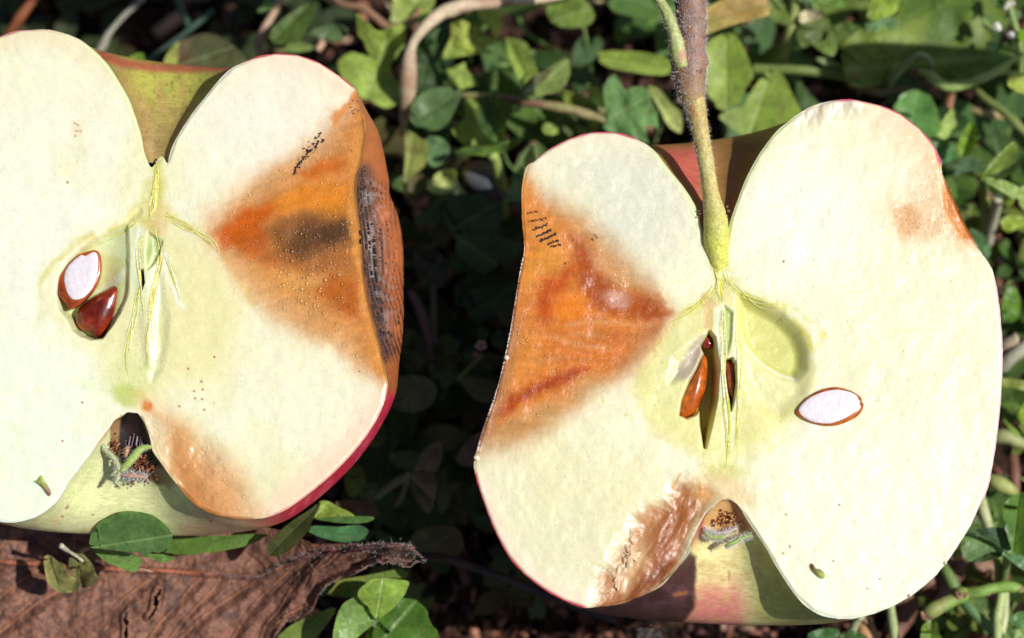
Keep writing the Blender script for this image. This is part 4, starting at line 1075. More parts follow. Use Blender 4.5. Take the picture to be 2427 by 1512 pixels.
chip(APL, z5([(316,55),(345,50),(385,0),(405,40),(440,90),(472,150),(472,190),(450,192),(410,130),(360,85)]), '#a8c050', '#8a4a4a', 'green and brown plant crumb stuck on the lower left apple flesh')
chip(APR, [zc(*p) for p in [(2025,880),(2045,870),(2060,915),(2110,920),(2150,960),(2145,1000),(2110,995),(2060,950),(2035,920)]], '#7a3a24', '#9cb04a', 'green and brown plant crumb stuck on the lower right apple flesh')

# ==================================================================
#   GROUND
# ==================================================================
def soil_z(X, Y):
    u, v = X / PX, Y / PX
    z = fbm(u, v, 260, 4, 100) * 0.0035 + fbm(u, v, 40, 4, 101) * 0.0022 + fbm(u, v, 9, 3, 102) * 0.0006
    hol = np.exp(-(((X + 0.055) / 0.05) ** 2 + ((Y - 0.062) / 0.028) ** 2))
    return z - 0.010 * hol - 0.012
gx = np.linspace(-0.16, 0.16, 520); gy = np.linspace(-0.11, 0.13, 400)
GX, GY = np.meshgrid(gx, gy, indexing='ij')
GZ = soil_z(GX, GY)
border = np.minimum.reduce([GX - gx[0], gx[-1] - GX, GY - gy[0], gy[-1] - GY])
GZ = GZ * ss(0, .01, border) - 0.014 * (1 - ss(0, .01, border))
V = np.stack([GX, GY, GZ], -1).reshape(-1, 3)
f = ss(-.4, .5, fbm(V[:, 0] / PX, V[:, 1] / PX, 46, 4, 105))[:, None]
cg = alb('#1e1612')[None] * (1 - f) + alb('#4a3228')[None] * f
F = grid_faces(520, 400)
# the same sheet runs on to the horizon
n0 = len(V)
ring = [0 * 400 + 0, 519 * 400 + 0, 519 * 400 + 399, 0 * 400 + 399]
far = np.array([[-60, -60, -.02], [60, -60, -.02], [60, 60, -.02], [-60, 60, -.02]])
far0 = np.array([[gx[0], gy[0], -.004], [gx[-1], gy[0], -.004], [gx[-1], gy[-1], -.004], [gx[0], gy[-1], -.004]])
V = np.concatenate([V, far]); cg = np.concatenate([cg, np.repeat(alb('#4a3a28')[None], 4, 0)])
Fr = np.array([[ring[i], n0 + i, n0 + (i + 1) % 4, ring[(i + 1) % 4]] for i in range(4)])
M_SOIL = plain('soil', (1, 1, 1), 0.9, 1200, 0.5, 0.0003, spec=0.15, attr=True)
go = mesh_obj('ground', V, np.concatenate([F, Fr]), M_SOIL, None, col=cg); tag(go, kind='structure')

# bark chips and crumbs: nobody could count them
def chips(name, n, cols, size, region, zoff=(0, .003)):
    g = Geo()
    for _ in range(n):
        px = RNG.uniform(region[0], region[2]); py = RNG.uniform(region[1], region[3])
        p = at(px, py, .0)[0]; z = float(soil_z(np.array([p[0]]), np.array([p[1]]))[0]) + RNG.uniform(*zoff)
        L, w, h = size * RNG.uniform(.4, 1.6), size * RNG.uniform(.2, .6), size * RNG.uniform(.08, .3)
        B = np.array([(-1,-1,-1),(1,-.8,-1),(.9,1,-1),(-1,.8,-1),(-.8,-.9,1),(.8,-1,1),(1,.7,1),(-.9,.9,1)]) * np.array([L, w, h]) + RNG.normal(0, size * .09, (8, 3))
        R = np.array(Matrix.Rotation(RNG.uniform(0, 6.28), 3, 'Z') @ Matrix.Rotation(RNG.normal(0, .45), 3, 'X') @ Matrix.Rotation(RNG.normal(0, .35), 3, 'Y'))
        V = B @ R.T + np.array([p[0], p[1], z])
        g.add(V, [(0,3,2,1),(4,5,6,7),(0,1,5,4),(1,2,6,5),(2,3,7,6),(3,0,4,7)], alb(cols[RNG.integers(len(cols))]) * RNG.uniform(.6, 1.15))
    o = g.build(name, M_ATTR, None, smooth=False); tag(o, kind='stuff'); return o
chips('bark_litter', 2600, ['#7a4a3a', '#5a342a', '#946050', '#40261e', '#b08468', '#6a4034', '#a06848'], .0011, (-160, -160, 2620, 1640))
chips('bark_litter_pieces', 420, ['#8a5644', '#6a3e30', '#c49a7c', '#a87058'], .0024, (-160, -160, 2620, 1640), (.0005, .004))

# ==================================================================
#   LEAVES
# ==================================================================
def leaf_material(name, vein=26, slant=0.55, veinmix=0.55, rough=0.42, transl=0.3, veincol='#b9cf8a', rimcol='#8a5a4a', rimw=0.5):
    m, nt, b = nmat(name)
    A = lambda n: nn(nt, 'ShaderNodeAttribute', attribute_name=n).outputs['Fac']
    def M(op, a, b2=None):
        n = nn(nt, 'ShaderNodeMath', operation=op)
        for i, q in enumerate((a, b2)):
            if q is None: continue
            if isinstance(q, (int, float)): n.inputs[i].default_value = q
            else: nt.links.new(q, n.inputs[i])
        return n.outputs[0]
    col = nn(nt, 'ShaderNodeAttribute', attribute_name='Col')
    u, v, e = A('lu'), A('lv'), A('rim')
    av = M('ABSOLUTE', v)
    n0 = noise(nt, 700, 3)
    w = M('ADD', M('SUBTRACT', M('MULTIPLY', u, float(vein)), M('MULTIPLY', av, float(vein) * slant)), M('MULTIPLY', n0.outputs[0], 1.6))
    fr = M('ABSOLUTE', M('SUBTRACT', M('FRACT', w), 0.5))
    line = maprange(nt, fr, 0.0, 0.10, 1.0, 0.0)
    mid = maprange(nt, av, 0.0, 0.06, 1.0, 0.0)
    vm = M('MAXIMUM', M('MULTIPLY', line, 0.6), mid)
    vmf = M('MULTIPLY', vm, veinmix)
    n1 = noise(nt, 1600, 4); n2 = noise(nt, 260, 3)
    base = mult_col(nt, col.outputs['Color'], maprange(nt, n1.outputs[0], 0.3, 0.7, 0.75, 1.25))
    base = mult_col(nt, base, maprange(nt, n2.outputs[0], 0.3, 0.7, 0.7, 1.3))
    def mix(a, h, f):
        x = nn(nt, 'ShaderNodeMix', data_type='RGBA'); nt.links.new(f, x.inputs[0]); nt.links.new(a, x.inputs[6])
        x.inputs[7].default_value = (*alb(h), 1); return x.outputs[2]
    c = mix(base, veincol, M('MULTIPLY', vmf, 0.45))
    n3 = noise(nt, 430, 5, .65); n4 = noise(nt, 2300, 2)
    c = mix(c, '#8a7448', maprange(nt, n3.outputs[0], 0.63, 0.70, 0.0, 0.75))
    c = mix(c, '#c8cc8c', maprange(nt, n4.outputs[0], 0.70, 0.76, 0.0, 0.6))
    rim = M('MULTIPLY', maprange(nt, e, 0.0, 0.03, 1.0, 0.0), rimw)
    c = mix(c, rimcol, rim)
    nt.links.new(c, b.inputs['Base Color'])
    b.inputs['Roughness'].default_value = rough
    b.inputs['Specular IOR Level'].default_value = 0.35
    p = bump(nt, None, n1.outputs[0], 0.00006)
    bump(nt, b, vm, 0.00010, prev=p)
    tr = nn(nt, 'ShaderNodeBsdfTranslucent'); ms = nn(nt, 'ShaderNodeMixShader'); ms.inputs[0].default_value = transl
    br = mult_col(nt, c, nn(nt, 'ShaderNodeRGB').outputs[0])
    for n in nt.nodes:
        if n.type == 'RGB': n.outputs[0].default_value = (1.5, 1.6, 0.7, 1)
    nt.links.new(br, tr.inputs[0])
    out = nt.nodes['Material Output']
    nt.links.new(b.outputs[0], ms.inputs[1]); nt.links.new(tr.outputs[0], ms.inputs[2]); nt.links.new(ms.outputs[0], out.inputs[0])
    return m
M_CLOVER = leaf_material('clover_leaf', 24, .5, .7, rough=.36, veincol='#b8d08c')
M_LEAF = leaf_material('broad_leaf', 7, .7, .9, rough=.5, veincol='#b4cc80')
M_DULL = leaf_material('dull_leaf', 10, .8, .5, rough=.7, transl=.15, veincol='#a08a60', rimcol='#a08a70')
GRN = {'blue': '#587a5c', 'mid': '#688f50', 'lite': '#8cab62', 'yel': '#a0b462', 'dark': '#3e5e3c', 'pale': '#a2b688', 'deep': '#2c4a30', 'brown': '#7a6a50', 'tan': '#c8b48a', 'grey': '#6c7a60', 'dull': '#66705a'}
def leaf(name, label, pts, z, base, tip, col='mid', mat=None, slope=(0, 0), fold=0.0, curl=0.0, wave=0.4, cat='leaf', group='leaves of the ground plants', parent=None, n=64, smooth_outline=True, jag=0.0, col2=None):
    """one leaf: traced outline, own height z (mm), slope (mm per 100 px), fold along the midrib and curl along its length (mm)"""
    P = [np.array(p, float) for p in pts]
    L = spline(P, n, closed=True) if smooth_outline else spline([q for a, b in zip(P, P[1:] + P[:1]) for q in (a, a * .67 + b * .33, a * .33 + b * .67)], n, closed=True)
    B = np.array(base, float); T = np.array(tip, float); ax = T - B; LL = np.linalg.norm(ax); ax /= LL; pe = np.array([-ax[1], ax[0]])
    L = L + (L - L.mean(0)) * (.018 * fbm(L[:, 0], L[:, 1], 22, 3, 60) - .10 * ss(.62, .9, fbm(L[:, 0], L[:, 1], 40, 2, 61)))[:, None]
    if jag: L = L + pe[None] * 0 + RNG.normal(0, jag, L.shape)
    ua = (L - B) @ ax; va = (L - B) @ pe; vmax = np.abs(va).max() + 1e-6
    uc = np.clip(ua, .06 * LL, .94 * LL)
    M = B[None] + ax[None] * uc[:, None]
    ts = np.array([0, .12, .3, .5, .68, .84, .95, 1.0]); nt_ = len(ts)
    XY = M[None] + (L - M)[None] * ts[:, None, None]
    Q = XY.reshape(-1, 2)
    u = (Q - B) @ ax / LL; v = (Q - B) @ pe
    c0 = Q.mean(0)
    zz = z + slope[0] * (Q[:, 0] - c0[0]) / 100 + slope[1] * (Q[:, 1] - c0[1]) / 100
    zz = zz + fold * np.abs(v) / vmax + curl * (u - .4) ** 2 * 4
    zz = zz + wave * fbm(Q[:, 0], Q[:, 1], max(LL * .4, 30), 3, 200 + len(bpy.data.objects) * .37)
    V = at(Q[:, 0], Q[:, 1], zz * .001)
    F = grid_faces(nt_, n)
    j = np.arange(n); F2 = np.stack([np.arange(nt_ - 1)[:, None] * n + (n - 1) + 0 * 0, ], -1)
    Fc = np.array([(i * n + n - 1, i * n, (i + 1) * n, (i + 1) * n + n - 1) for i in range(nt_ - 1)])
    F = np.concatenate([F, Fc])
    rim = np.repeat(1 - ts, n)
    a, b_ = lin(GRN.get(col, col)) / KSUN, lin(GRN.get(col2 or col, col2 or col)) / KSUN
    nz = ss(-.5, .6, fbm(Q[:, 0], Q[:, 1], 70, 3, 31))[:, None]
    gm = np.array([1.42, 1.22, .74]) if a[1] > a[0] else np.ones(3); a = a * gm; b_ = b_ * gm
    cc = a[None] * (1 - nz) + b_[None] * nz * (1.0 if col2 else 1.18)
    o = mesh_obj(name, V, F, mat or M_CLOVER, parent, col=cc, extra={'lu': u, 'lv': v / vmax, 'rim': rim})
    if label: tag(o, label, cat, group)
    return o
def stem(name, label, pts, col, n=40, ns=8, cat='stem', parent=None, group='stems and stalks of the ground plants', col2=None):
    """pts: (px, py, z mm, radius px)"""
    Q = spline(pts, n); P = at(Q[:, 0], Q[:, 1], Q[:, 2] * .001)
    V, F = tube_geo(P, Q[:, 3] * PX * (1 + .10 * fbm(Q[:, 0], Q[:, 1], 40, 3, 47)), ns)
    q = proj(V); f = ss(-.4, .5, fbm(q[0], q[1], 50, 3, 41))[:, None]
    c = alb(GRN.get(col, col))[None] * (1 - f) + alb(GRN.get(col2 or col, col2 or col))[None] * f
    o = mesh_obj(name, V, F, M_ATTR, parent, col=c)
    if label: tag(o, label, cat, group)
    return o
def zoomer(x0, y0, s):
    return lambda *p: [((x0 + a / s) * .59253, (y0 + b / s) * .59253) for a, b in p]
A7 = zoomer(1300, 0, 1.7336); A8 = zoomer(2700, 0, 1.7385); A3 = zoomer(3600, 400, 2.52); AR = zoomer(3796, 1100, 1.68)
A5 = zoomer(3300, 1900, 2.319); AL = zoomer(0, 1900, 2.319); A6 = zoomer(800, 1900, 2.319); AM = zoomer(1300, 1400, 1.89); AN = zoomer(1400, 700, 1.89); AT = zoomer(0, 0, 1.7336)
def LF(fn, name, label, pts, z, bt, col, **k):
    q = fn(*pts); b, t = fn(*bt); return leaf(name, label, q, z, b, t, col, **k)
def ST(fn, name, label, pts, col, **k):
    q = fn(*[(p[0], p[1]) for p in pts]); return stem(name, label, [(a, b, p[2], p[3]) for (a, b), p in zip(q, pts)], col, **k)

# ---- between the two halves and above them
LF(A7, 'lobed_leaf', 'pale green lobed leaf with pointed lobes right of the left apple shoulder', [(220,90),(250,150),(300,190),(380,215),(470,180),(545,165),(562,230),(550,320),(500,390),(460,450),(470,520),(530,600),(530,700),(440,750),(370,735),(300,690),(240,680),(190,600),(120,550),(90,440),(120,390),(170,350),(225,395),(262,470),(300,490),(335,470),(330,410),(290,340),(270,280),(225,230)], 13, ((300,690),(430,250)), 'lite', mat=M_LEAF, curl=1.5, wave=1.2, slope=(.6,-.4), n=110)
ST(A7, 'dry_grass', 'dry tan grass stem arching above the gap between the apple halves', [(530,930,5,9),(545,860,8,9),(560,760,12,20),(572,600,16,23),(585,420,19,20),(610,300,20,13),(690,190,21,15),(800,95,21,17),(880,65,21,21),(980,35,21,17),(1200,22,20,12),(1400,10,19,9),(1560,-6,18,8),(1800,-60,16,7)], '#dcc6a4', n=90, ns=10, col2='#b8977a')
LF(A7, 'clover_leaf', 'rounded grey-green clover leaf beside the lower end of the dry tan stem', [(590,770),(620,690),(720,620),(830,600),(920,620),(945,660),(905,760),(845,860),(740,910),(640,880),(600,840)], 15, ((610,850),(930,640)), 'blue', slope=(.8,-.3), fold=1.2)
LF(A7, 'clover_leaf', 'cupped dark clover leaf with a bright right edge, seen nearly upright', [(1190,990),(1090,910),(1045,800),(1060,720),(1130,655),(1200,665),(1245,730),(1260,820),(1250,910),(1225,980)], 16, ((1200,985),(1130,660)), 'dark', slope=(-3.5,0), fold=2.5, rimw=1) if False else LF(A7, 'clover_leaf', 'cupped dark clover leaf with a bright right edge, seen nearly upright', [(1190,990),(1090,910),(1045,800),(1060,720),(1130,655),(1200,665),(1245,730),(1260,820),(1250,910),(1225,980)], 17, ((1200,985),(1150,660)), 'dark', slope=(6.5,0), fold=2.5, col2='mid')
LF(A7, 'clover_leaf', 'light green clover leaf lying left of the cupped dark clover leaf', [(1190,1000),(1080,1010),(960,1000),(880,905),(925,880),(975,850),(970,760),(965,690),(1070,690),(1060,780),(1110,900)], 11, ((1180,990),(960,760)), 'lite', slope=(0,.3), wave=.8, n=90)
LF(A7, 'clover_leaf', 'folded pale leaf half beside the flank of the left apple', [(558,910),(620,930),(680,950),(715,1000),(712,1080),(690,1150),(620,1210),(552,1270),(552,1180),(556,1050)], 12, ((560,1265),(620,930)), '#8c9c66', slope=(0,.4), fold=1.4)
LF(A7, 'clover_leaf', 'blue-green clover leaf half next to the folded pale leaf', [(700,950),(760,945),(815,962),(860,1010),(862,1080),(820,1130),(760,1160),(712,1120),(715,1030)], 12, ((720,1120),(800,960)), '#67907a', slope=(.4,.2))
LF(A7, 'clover_leaf', 'dark clover leaf seen edge-on atop a green stalk between the halves', [(880,1050),(1000,1015),(1140,1015),(1240,985),(1360,950),(1378,965),(1330,1010),(1260,1050),(1150,1085),(1030,1075),(940,1080)], 18, ((890,1060),(1370,960)), 'deep', slope=(.5,-3), fold=-1, col2='mid')
ST(A7, 'clover_stalk', 'bright green clover stalk rising between the apple halves', [(1235,1500,2,15),(1225,1387,6,17),(1212,1250,10,17),(1185,1130,14,16),(1160,1070,17,13)], 'yel')
LF(A7, 'clover_leaf', 'small pale curled leaf close to the black-spotted flank', [(750,1230),(800,1185),(880,1170),(915,1200),(905,1260),(888,1305),(820,1310),(765,1290)], 12, ((760,1290),(900,1190)), 'pale', slope=(.4,0), curl=2)
LF(A7, 'pointed_leaf', 'yellow-green leaf with ragged pointed lobes under the tan stem', [(880,140),(940,130),(1000,160),(1012,235),(1060,170),(1075,240),(1140,270),(1222,280),(1110,330),(1172,372),(1080,372),(1000,382),(900,400),(790,415),(830,340),(868,270)], 12, ((820,400),(960,160)), 'yel', mat=M_LEAF, smooth_outline=False, n=100, wave=1, col2='lite')
LF(A7, 'pointed_leaf', 'small yellow-green ragged leaf below the larger ragged one', [(815,480),(880,475),(970,430),(985,500),(1000,560),(1080,590),(1010,600),(930,625),(860,600),(820,575),(870,530)], 11, ((830,570),(970,450)), 'lite', mat=M_LEAF, smooth_outline=False)
LF(A7, 'broad_leaf', 'large dark shaded leaf to the right of the tan stem', [(640,250),(700,190),(780,140),(860,120),(868,220),(850,330),(790,450),(850,530),(820,600),(740,640),(640,650),(600,560),(600,450),(615,330)], 9, ((640,640),(800,150)), 'deep', mat=M_LEAF, slope=(0,.2), wave=1.2)
CLT = empty('clover_shoot', at(950, 225, .016)[0], 'folded pair of grey-green clover leaflets on a short stalk above the right half', 'clover', 'clover shoots')
LF(A7, 'leaflet', None, [(1360,660),(1370,600),(1440,530),(1540,480),(1600,430),(1620,420),(1560,520),(1470,600),(1400,660)], 18, ((1370,655),(1600,430)), 'dull', parent=CLT, slope=(0,-1.5), group=None)
LF(A7, 'leaflet', None, [(1400,660),(1470,600),(1560,520),(1625,430),(1685,412),(1700,500),(1670,590),(1620,640),(1540,652),(1460,672)], 17, ((1400,655),(1660,450)), '#7f9c6a', parent=CLT, slope=(0,1), group=None)
ST(A7, 'stalk', None, [(1340,760,6,8),(1360,700,12,9),(1385,655,17,9),(1450,590,18,5)], 'pale', parent=CLT, group=None)
LF(A7, 'broad_leaf', 'narrow striped green leaf left of the folded clover pair', [(1240,270),(1310,265),(1400,300),(1430,380),(1470,470),(1500,560),(1440,620),(1370,600),(1320,500),(1270,390)], 11, ((1430,610),(1270,280)), 'mid', mat=M_LEAF, slope=(.5,0), fold=1.5, col2='lite')
LF(A7, 'broad_leaf', 'rounded olive leaf near the top between the apple halves', [(1545,110),(1560,-60),(1660,-90),(1780,-20),(1862,80),(1850,160),(1740,195),(1620,180)], 13, ((1560,150),(1840,60)), '#63803f', mat=M_LEAF, slope=(.3,0))
LF(A7, 'broad_leaf', 'long pointed bright leaf left of the leaf stalk on the twig', [(1870,385),(1930,355),(2030,350),(2220,362),(2350,395),(2420,440),(2380,515),(2270,520),(2130,500),(1960,465)], 13, ((1880,385),(2400,470)), 'lite', mat=M_LEAF, slope=(0,.6), fold=1.5, col2='mid')
LF(A7, 'lobed_leaf', 'grey-green leaf with torn pink-edged lobes above the right half', [(1950,830),(1938,720),(1930,600),(1965,540),(2010,512),(2045,560),(2055,640),(2120,610),(2190,590),(2255,640),(2262,700),(2305,780),(2308,885),(2225,868),(2232,940),(2250,1005),(2180,970),(2080,965),(1980,930),(1930,880)], 17, ((1950,840),(2230,680)), '#5f8c64', mat=M_LEAF, smooth_outline=False, n=100, slope=(.3,.2), wave=.8)
ST(A7, 'runner', 'reddish runner stem ending in a pale tip at the torn lobed leaf', [(900,640,8,8),(960,660,10,9),(1150,665,12,9),(1300,690,13,10),(1500,725,14,12),(1700,760,15,14),(1830,800,15,14),(1950,838,16,10)], '#8c6a52', n=60, col2='#a9a06a')
LF(A7, 'pointed_leaf', 'small yellow-green leaf tucked under the torn lobed leaf', [(1815,570),(1860,600),(1925,640),(1935,700),(1930,755),(1880,700),(1840,640)], 12, ((1820,575),(1930,740)), 'yel', mat=M_LEAF)
LF(A7, 'broad_leaf', 'pale leaf half hidden behind the twig, right of the torn lobed leaf', [(2235,605),(2280,600),(2340,640),(2400,720),(2470,780),(2470,920),(2390,880),(2340,800),(2290,700)], 12, ((2250,610),(2450,880)), 'pale', mat=M_LEAF, slope=(0,.5), fold=1)
LF(A7, 'pointed_leaf', 'small leaf tip poking up at the upper left of the right half', [(1380,1150),(1385,1090),(1440,1010),(1470,1070),(1475,1110),(1430,1150)], 17, ((1400,1150),(1445,1015)), 'pale', mat=M_LEAF)
LF(A7, 'lobed_leaf', 'grey-green leaf pressed against the left flank of the right half', [(1440,1120),(1400,1150),(1370,1200),(1310,1220),(1280,1290),(1240,1400),(1330,1400),(1420,1390),(1440,1250)], 14, ((1300,1390),(1420,1150)), '#6d9474', mat=M_LEAF, smooth_outline=False)
LF(A7, 'clover_leaf', 'tiny rounded leaf under the reddish runner stem', [(1510,870),(1560,840),(1610,870),(1620,920),(1560,935),(1515,915)], 9, ((1515,900),(1610,880)), 'lite')
LF(A7, 'broad_leaf', 'dull striped leaf below the right end of the reddish runner', [(1650,640),(1720,640),(1820,680),(1880,760),(1900,880),(1830,940),(1740,920),(1690,800)], 9, ((1830,930),(1680,650)), '#7d8f4c', mat=M_LEAF, wave=1, fold=1)
LF(A7, 'broad_leaf', 'bright veined leaf at the top edge beside the bare soil', [(450,150),(470,40),(480,-60),(700,-60),(760,-20),(750,60),(700,150),(620,170),(550,190)], 12, ((500,170),(680,-20)), 'lite', mat=M_LEAF, slope=(.5,0), fold=1.2, col2='pale')
ST(A7, 'bare_twig', 'thin brown bare stalk crossing toward the pale lobed leaf', [(20,-60,9,10),(120,30,10,11),(250,50,11,11),(340,110,11,11),(430,180,11,12),(560,170,12,9),(660,60,13,7)], '#9a7458')
LF(A7, 'clover_leaf', 'small blue-green leaf above the shoulder of the left half', [(-10,190),(60,165),(130,185),(152,230),(120,270),(30,285),(-20,250)], 10, ((-5,240),(145,215)), 'blue')
LF(A7, 'pointed_leaf', 'twisted yellow-green leaf right of the ragged leaf', [(1050,60),(1110,50),(1200,80),(1235,140),(1215,200),(1195,265),(1140,200),(1090,150)], 11, ((1070,60),(1195,250)), 'yel', mat=M_LEAF, curl=2)
PB = at(*A7((1120, 1260))[0], .006)[0]
V = ICO_V.copy(); V2 = []
def stone(name, label, c, size, col, z, cat='stone', seedv=1):
    n1, n2 = 18, 12; V = []; 
    for i in range(n2):
        ph = math.pi * i / (n2 - 1)
        for j in range(n1):
            a = 2 * math.pi * j / n1; V.append((math.sin(ph) * math.cos(a), math.sin(ph) * math.sin(a), math.cos(ph)))
    V = np.array(V); k = 1 + .18 * fbm(V[:, 0] * 30 + seedv * 50 + V[:, 2] * 20, V[:, 1] * 30, 20, 3, seedv)
    V = V * k[:, None] * np.array(size)[None]
    R = np.array(Matrix.Rotation(-.7 * seedv, 3, 'Z')); V = V @ R.T
    P = V + at(*c, z)[0]
    q = proj(P); f = ss(-.4, .4, fbm(q[0], q[1], 40, 3, seedv))[:, None]
    o = mesh_obj(name, P, grid_faces(n2, n1).tolist() + [(i * n1 + n1 - 1, i * n1, (i + 1) * n1, (i + 1) * n1 + n1 - 1) for i in range(n2 - 1)], M_ATTR, None, col=alb(col[0])[None] * (1 - f) + alb(col[1])[None] * f)
    tag(o, label, cat)
stone('pebble', 'grey and tan pebble on the soil left of the right half', A7((1120,1250))[0], (.0045, .0026, .002), ('#94704e', '#585c60'), .008, seedv=1)

# ---- upper right
LF(A8, 'withered_leaf', 'pale yellowing leaf with red-brown veins behind the twig', [(150,90),(260,30),(420,-40),(620,-60),(650,20),(662,100),(560,130),(430,165),(300,210),(190,245),(150,180)], 22, ((180,160),(640,30)), '#b4ba84', mat=M_LEAF, slope=(.3,.5), fold=1, col2='#a8926a')
LF(A8, 'broad_leaf', 'dark leaf at the top edge right of the yellowing leaf', [(630,-60),(760,-90),(880,-20),(912,60),(880,130),(800,175),(700,150),(640,90)], 18, ((660,120),(850,-30)), '#5c7442', mat=M_LEAF, slope=(0,-.5))
LF(A8, 'withered_leaf', 'cream curled leaf tip with a pink end at the top right', [(860,110),(910,60),(930,0),(960,60),(1030,75),(1025,120),(950,145),(880,160)], 18, ((870,130),(1025,95)), '#d9cda4', mat=M_DULL, curl=1)
ST(A8, 'clover_stalk', 'straight upright green stalk right of the twig', [(740,490,6,14),(768,340,12,14),(800,200,16,14),(825,80,18,12),(840,-40,20,11)], '#9aa860')
LF(A8, 'broad_leaf', 'large light green leaf behind the twig and stalk', [(360,228),(420,245),(465,310),(500,380),(525,450),(545,530),(490,620),(460,700),(400,740),(330,765),(240,700),(200,560),(190,400),(230,300),(290,255)], 14, ((360,740),(360,240)), 'lite', mat=M_LEAF, slope=(.4,-.3), fold=1.2, col2='#7fa050')
LF(A8, 'broad_leaf', 'broad kidney-shaped leaf with a pink rim behind the apple stalk', [(670,478),(730,505),(780,570),(815,650),(850,720),(880,780),(820,850),(720,925),(600,965),(500,950),(430,915),(340,850),(305,808),(380,760),(470,740),(505,680),(540,620),(600,540)], 13, ((520,940),(670,500)), '#7c9c50', mat=M_LEAF, slope=(.3,0), fold=1.4, n=90, col2='lite')
LF(A8, 'broad_leaf', 'dark leaf strip between the kidney-shaped leaf and the right half', [(860,545),(900,600),(960,680),(1015,735),(960,765),(890,765),(850,720),(840,640)], 8, ((960,760),(865,560)), 'dark', mat=M_LEAF)
CL2 = empty('clover_shoot', at(1935, 80, .014)[0], 'cluster of three rounded dull green leaves right of the upright stalk', 'clover', 'clover shoots')
LF(A8, 'leaflet', None, [(850,190),(930,150),(1060,125),(1085,200),(1070,270),(980,310),(890,330),(850,270)], 17, ((960,300),(960,140)), '#5c7448', parent=CL2, group=None, slope=(0,-.5))
LF(A8, 'leaflet', None, [(1070,200),(1110,240),(1132,310),(1105,385),(1040,375),(960,310),(1010,290),(1060,260)], 18, ((970,310),(1110,290)), '#66844c', parent=CL2, group=None)
LF(A8, 'leaflet', None, [(960,400),(1050,405),(1140,440),(1188,490),(1120,470),(1040,450)], 14, ((965,400),(1185,488)), '#7fa37c', parent=CL2, group=None)
ST(A8, 'runner', 'olive runner stem crossing behind the kidney-shaped leaf', [(540,480,9,14),(700,482,10,14),(850,485,11,14),(1000,500,11,14),(1120,520,11,13),(1200,540,11,10)], '#7a8a48')
stone('leaf_bud', 'round orange-brown bud at the end of the olive runner', A8((1235,520))[0], (.0017, .0014, .0014), ('#b8694c', '#8e5038'), .014, 'bud', 2)
LF(A8, 'dock_leaf', 'very large dark leaf with a light rolled lower rim at the upper right', [(1150,330),(1240,230),(1330,190),(1520,130),(1560,40),(1600,-90),(2080,-110),(2130,60),(2200,240),(2300,330),(2420,380),(2360,440),(2200,525),(2050,575),(1900,605),(1830,560),(1760,500),(1640,480),(1480,580),(1320,600),(1200,560)], 15, ((1250,480),(2350,380)), '#4e7034', mat=M_LEAF, n=140, wave=2.0, slope=(-.2,-.2), col2='#6f8a44')
ST(A8, 'curled_leaf', 'light green rolled edge running along the bottom of the very large dark leaf', [(1700,495,17,7),(1770,520,18,13),(1830,570,18,14),(1900,600,18,15),(2000,590,18,13),(2120,550,18,12),(2230,500,18,11),(2330,430,18,9),(2420,370,18,6)], '#a9bd6c', n=60, cat='leaf edge', col2='#8fae58')
ST(A8, 'tendril', 'thin pale leaf curled into an arch in front of the very large leaf', [(1495,590,13,9),(1520,530,16,13),(1600,450,19,9),(1680,385,21,7),(1720,378,21,7),(1765,410,20,8),(1778,450,18,9),(1765,500,16,8)], '#93a86c', n=60)
LF(A8, 'broad_leaf', 'bright green leaf at the top edge left of the very large leaf', [(1340,130),(1360,20),(1420,-80),(1590,-90),(1560,20),(1530,90),(1440,130)], 19, ((1360,110),(1560,-60)), '#84a64c', mat=M_LEAF, slope=(0,.6))
LF(A8, 'clover_leaf', 'blue-green leaf lying flat below the bright top leaf', [(1330,150),(1420,130),(1540,125),(1535,200),(1430,225),(1340,220)], 17, ((1335,190),(1535,165)), '#6c947c')
LF(A8, 'broad_leaf', 'rounded dark green leaf beside the very large leaf', [(1090,190),(1180,150),(1290,150),(1342,220),(1320,290),(1240,330),(1140,300),(1085,250)], 16, ((1110,280),(1320,200)), '#44602c', mat=M_LEAF)
LF(A8, 'pointed_leaf', 'slim leaf across the top edge above the rounded leaves', [(900,-30),(1000,-40),(1120,-20),(1200,30),(1180,55),(1080,30),(960,15)], 22, ((910,-20),(1190,40)), '#5f8a48', mat=M_LEAF)
FW = empty('flowering_weed', at(2385, 70, .02)[0], 'small weed with tiny white flowers and round leaves in the top right corner', 'weed')
ST(A8, 'stalk', None, [(2300,700,4,10),(2390,560,10,10),(2405,420,14,10),(2400,330,17,10),(2370,200,19,9),(2330,60,21,8),(2320,-60,22,8)], '#93a860', parent=FW, group=None)
for pts, c in (([(2300,100),(2330,72),(2390,72),(2410,105),(2380,135),(2320,135)], '#6f9c84'), ([(2160,310),(2170,290),(2230,270),(2252,305),(2215,362),(2170,350)], '#8cb48c'),
               ([(2140,110),(2180,100),(2220,150),(2240,210),(2180,190),(2145,150)], '#7fa080'), ([(2200,20),(2240,-20),(2290,10),(2260,60)], '#6f9468'), ([(2380,240),(2430,200),(2470,260),(2430,300)], '#7cae34'),
               ([(2310,560),(2345,505),(2400,500),(2470,560),(2470,650),(2400,645),(2330,610)], '#b2cc74')):
    q = A8(*pts); leaf('leaflet', None, q, 20, q[0], q[len(q) // 2], c, parent=FW, group=None, fold=.6, n=30, wave=.1)
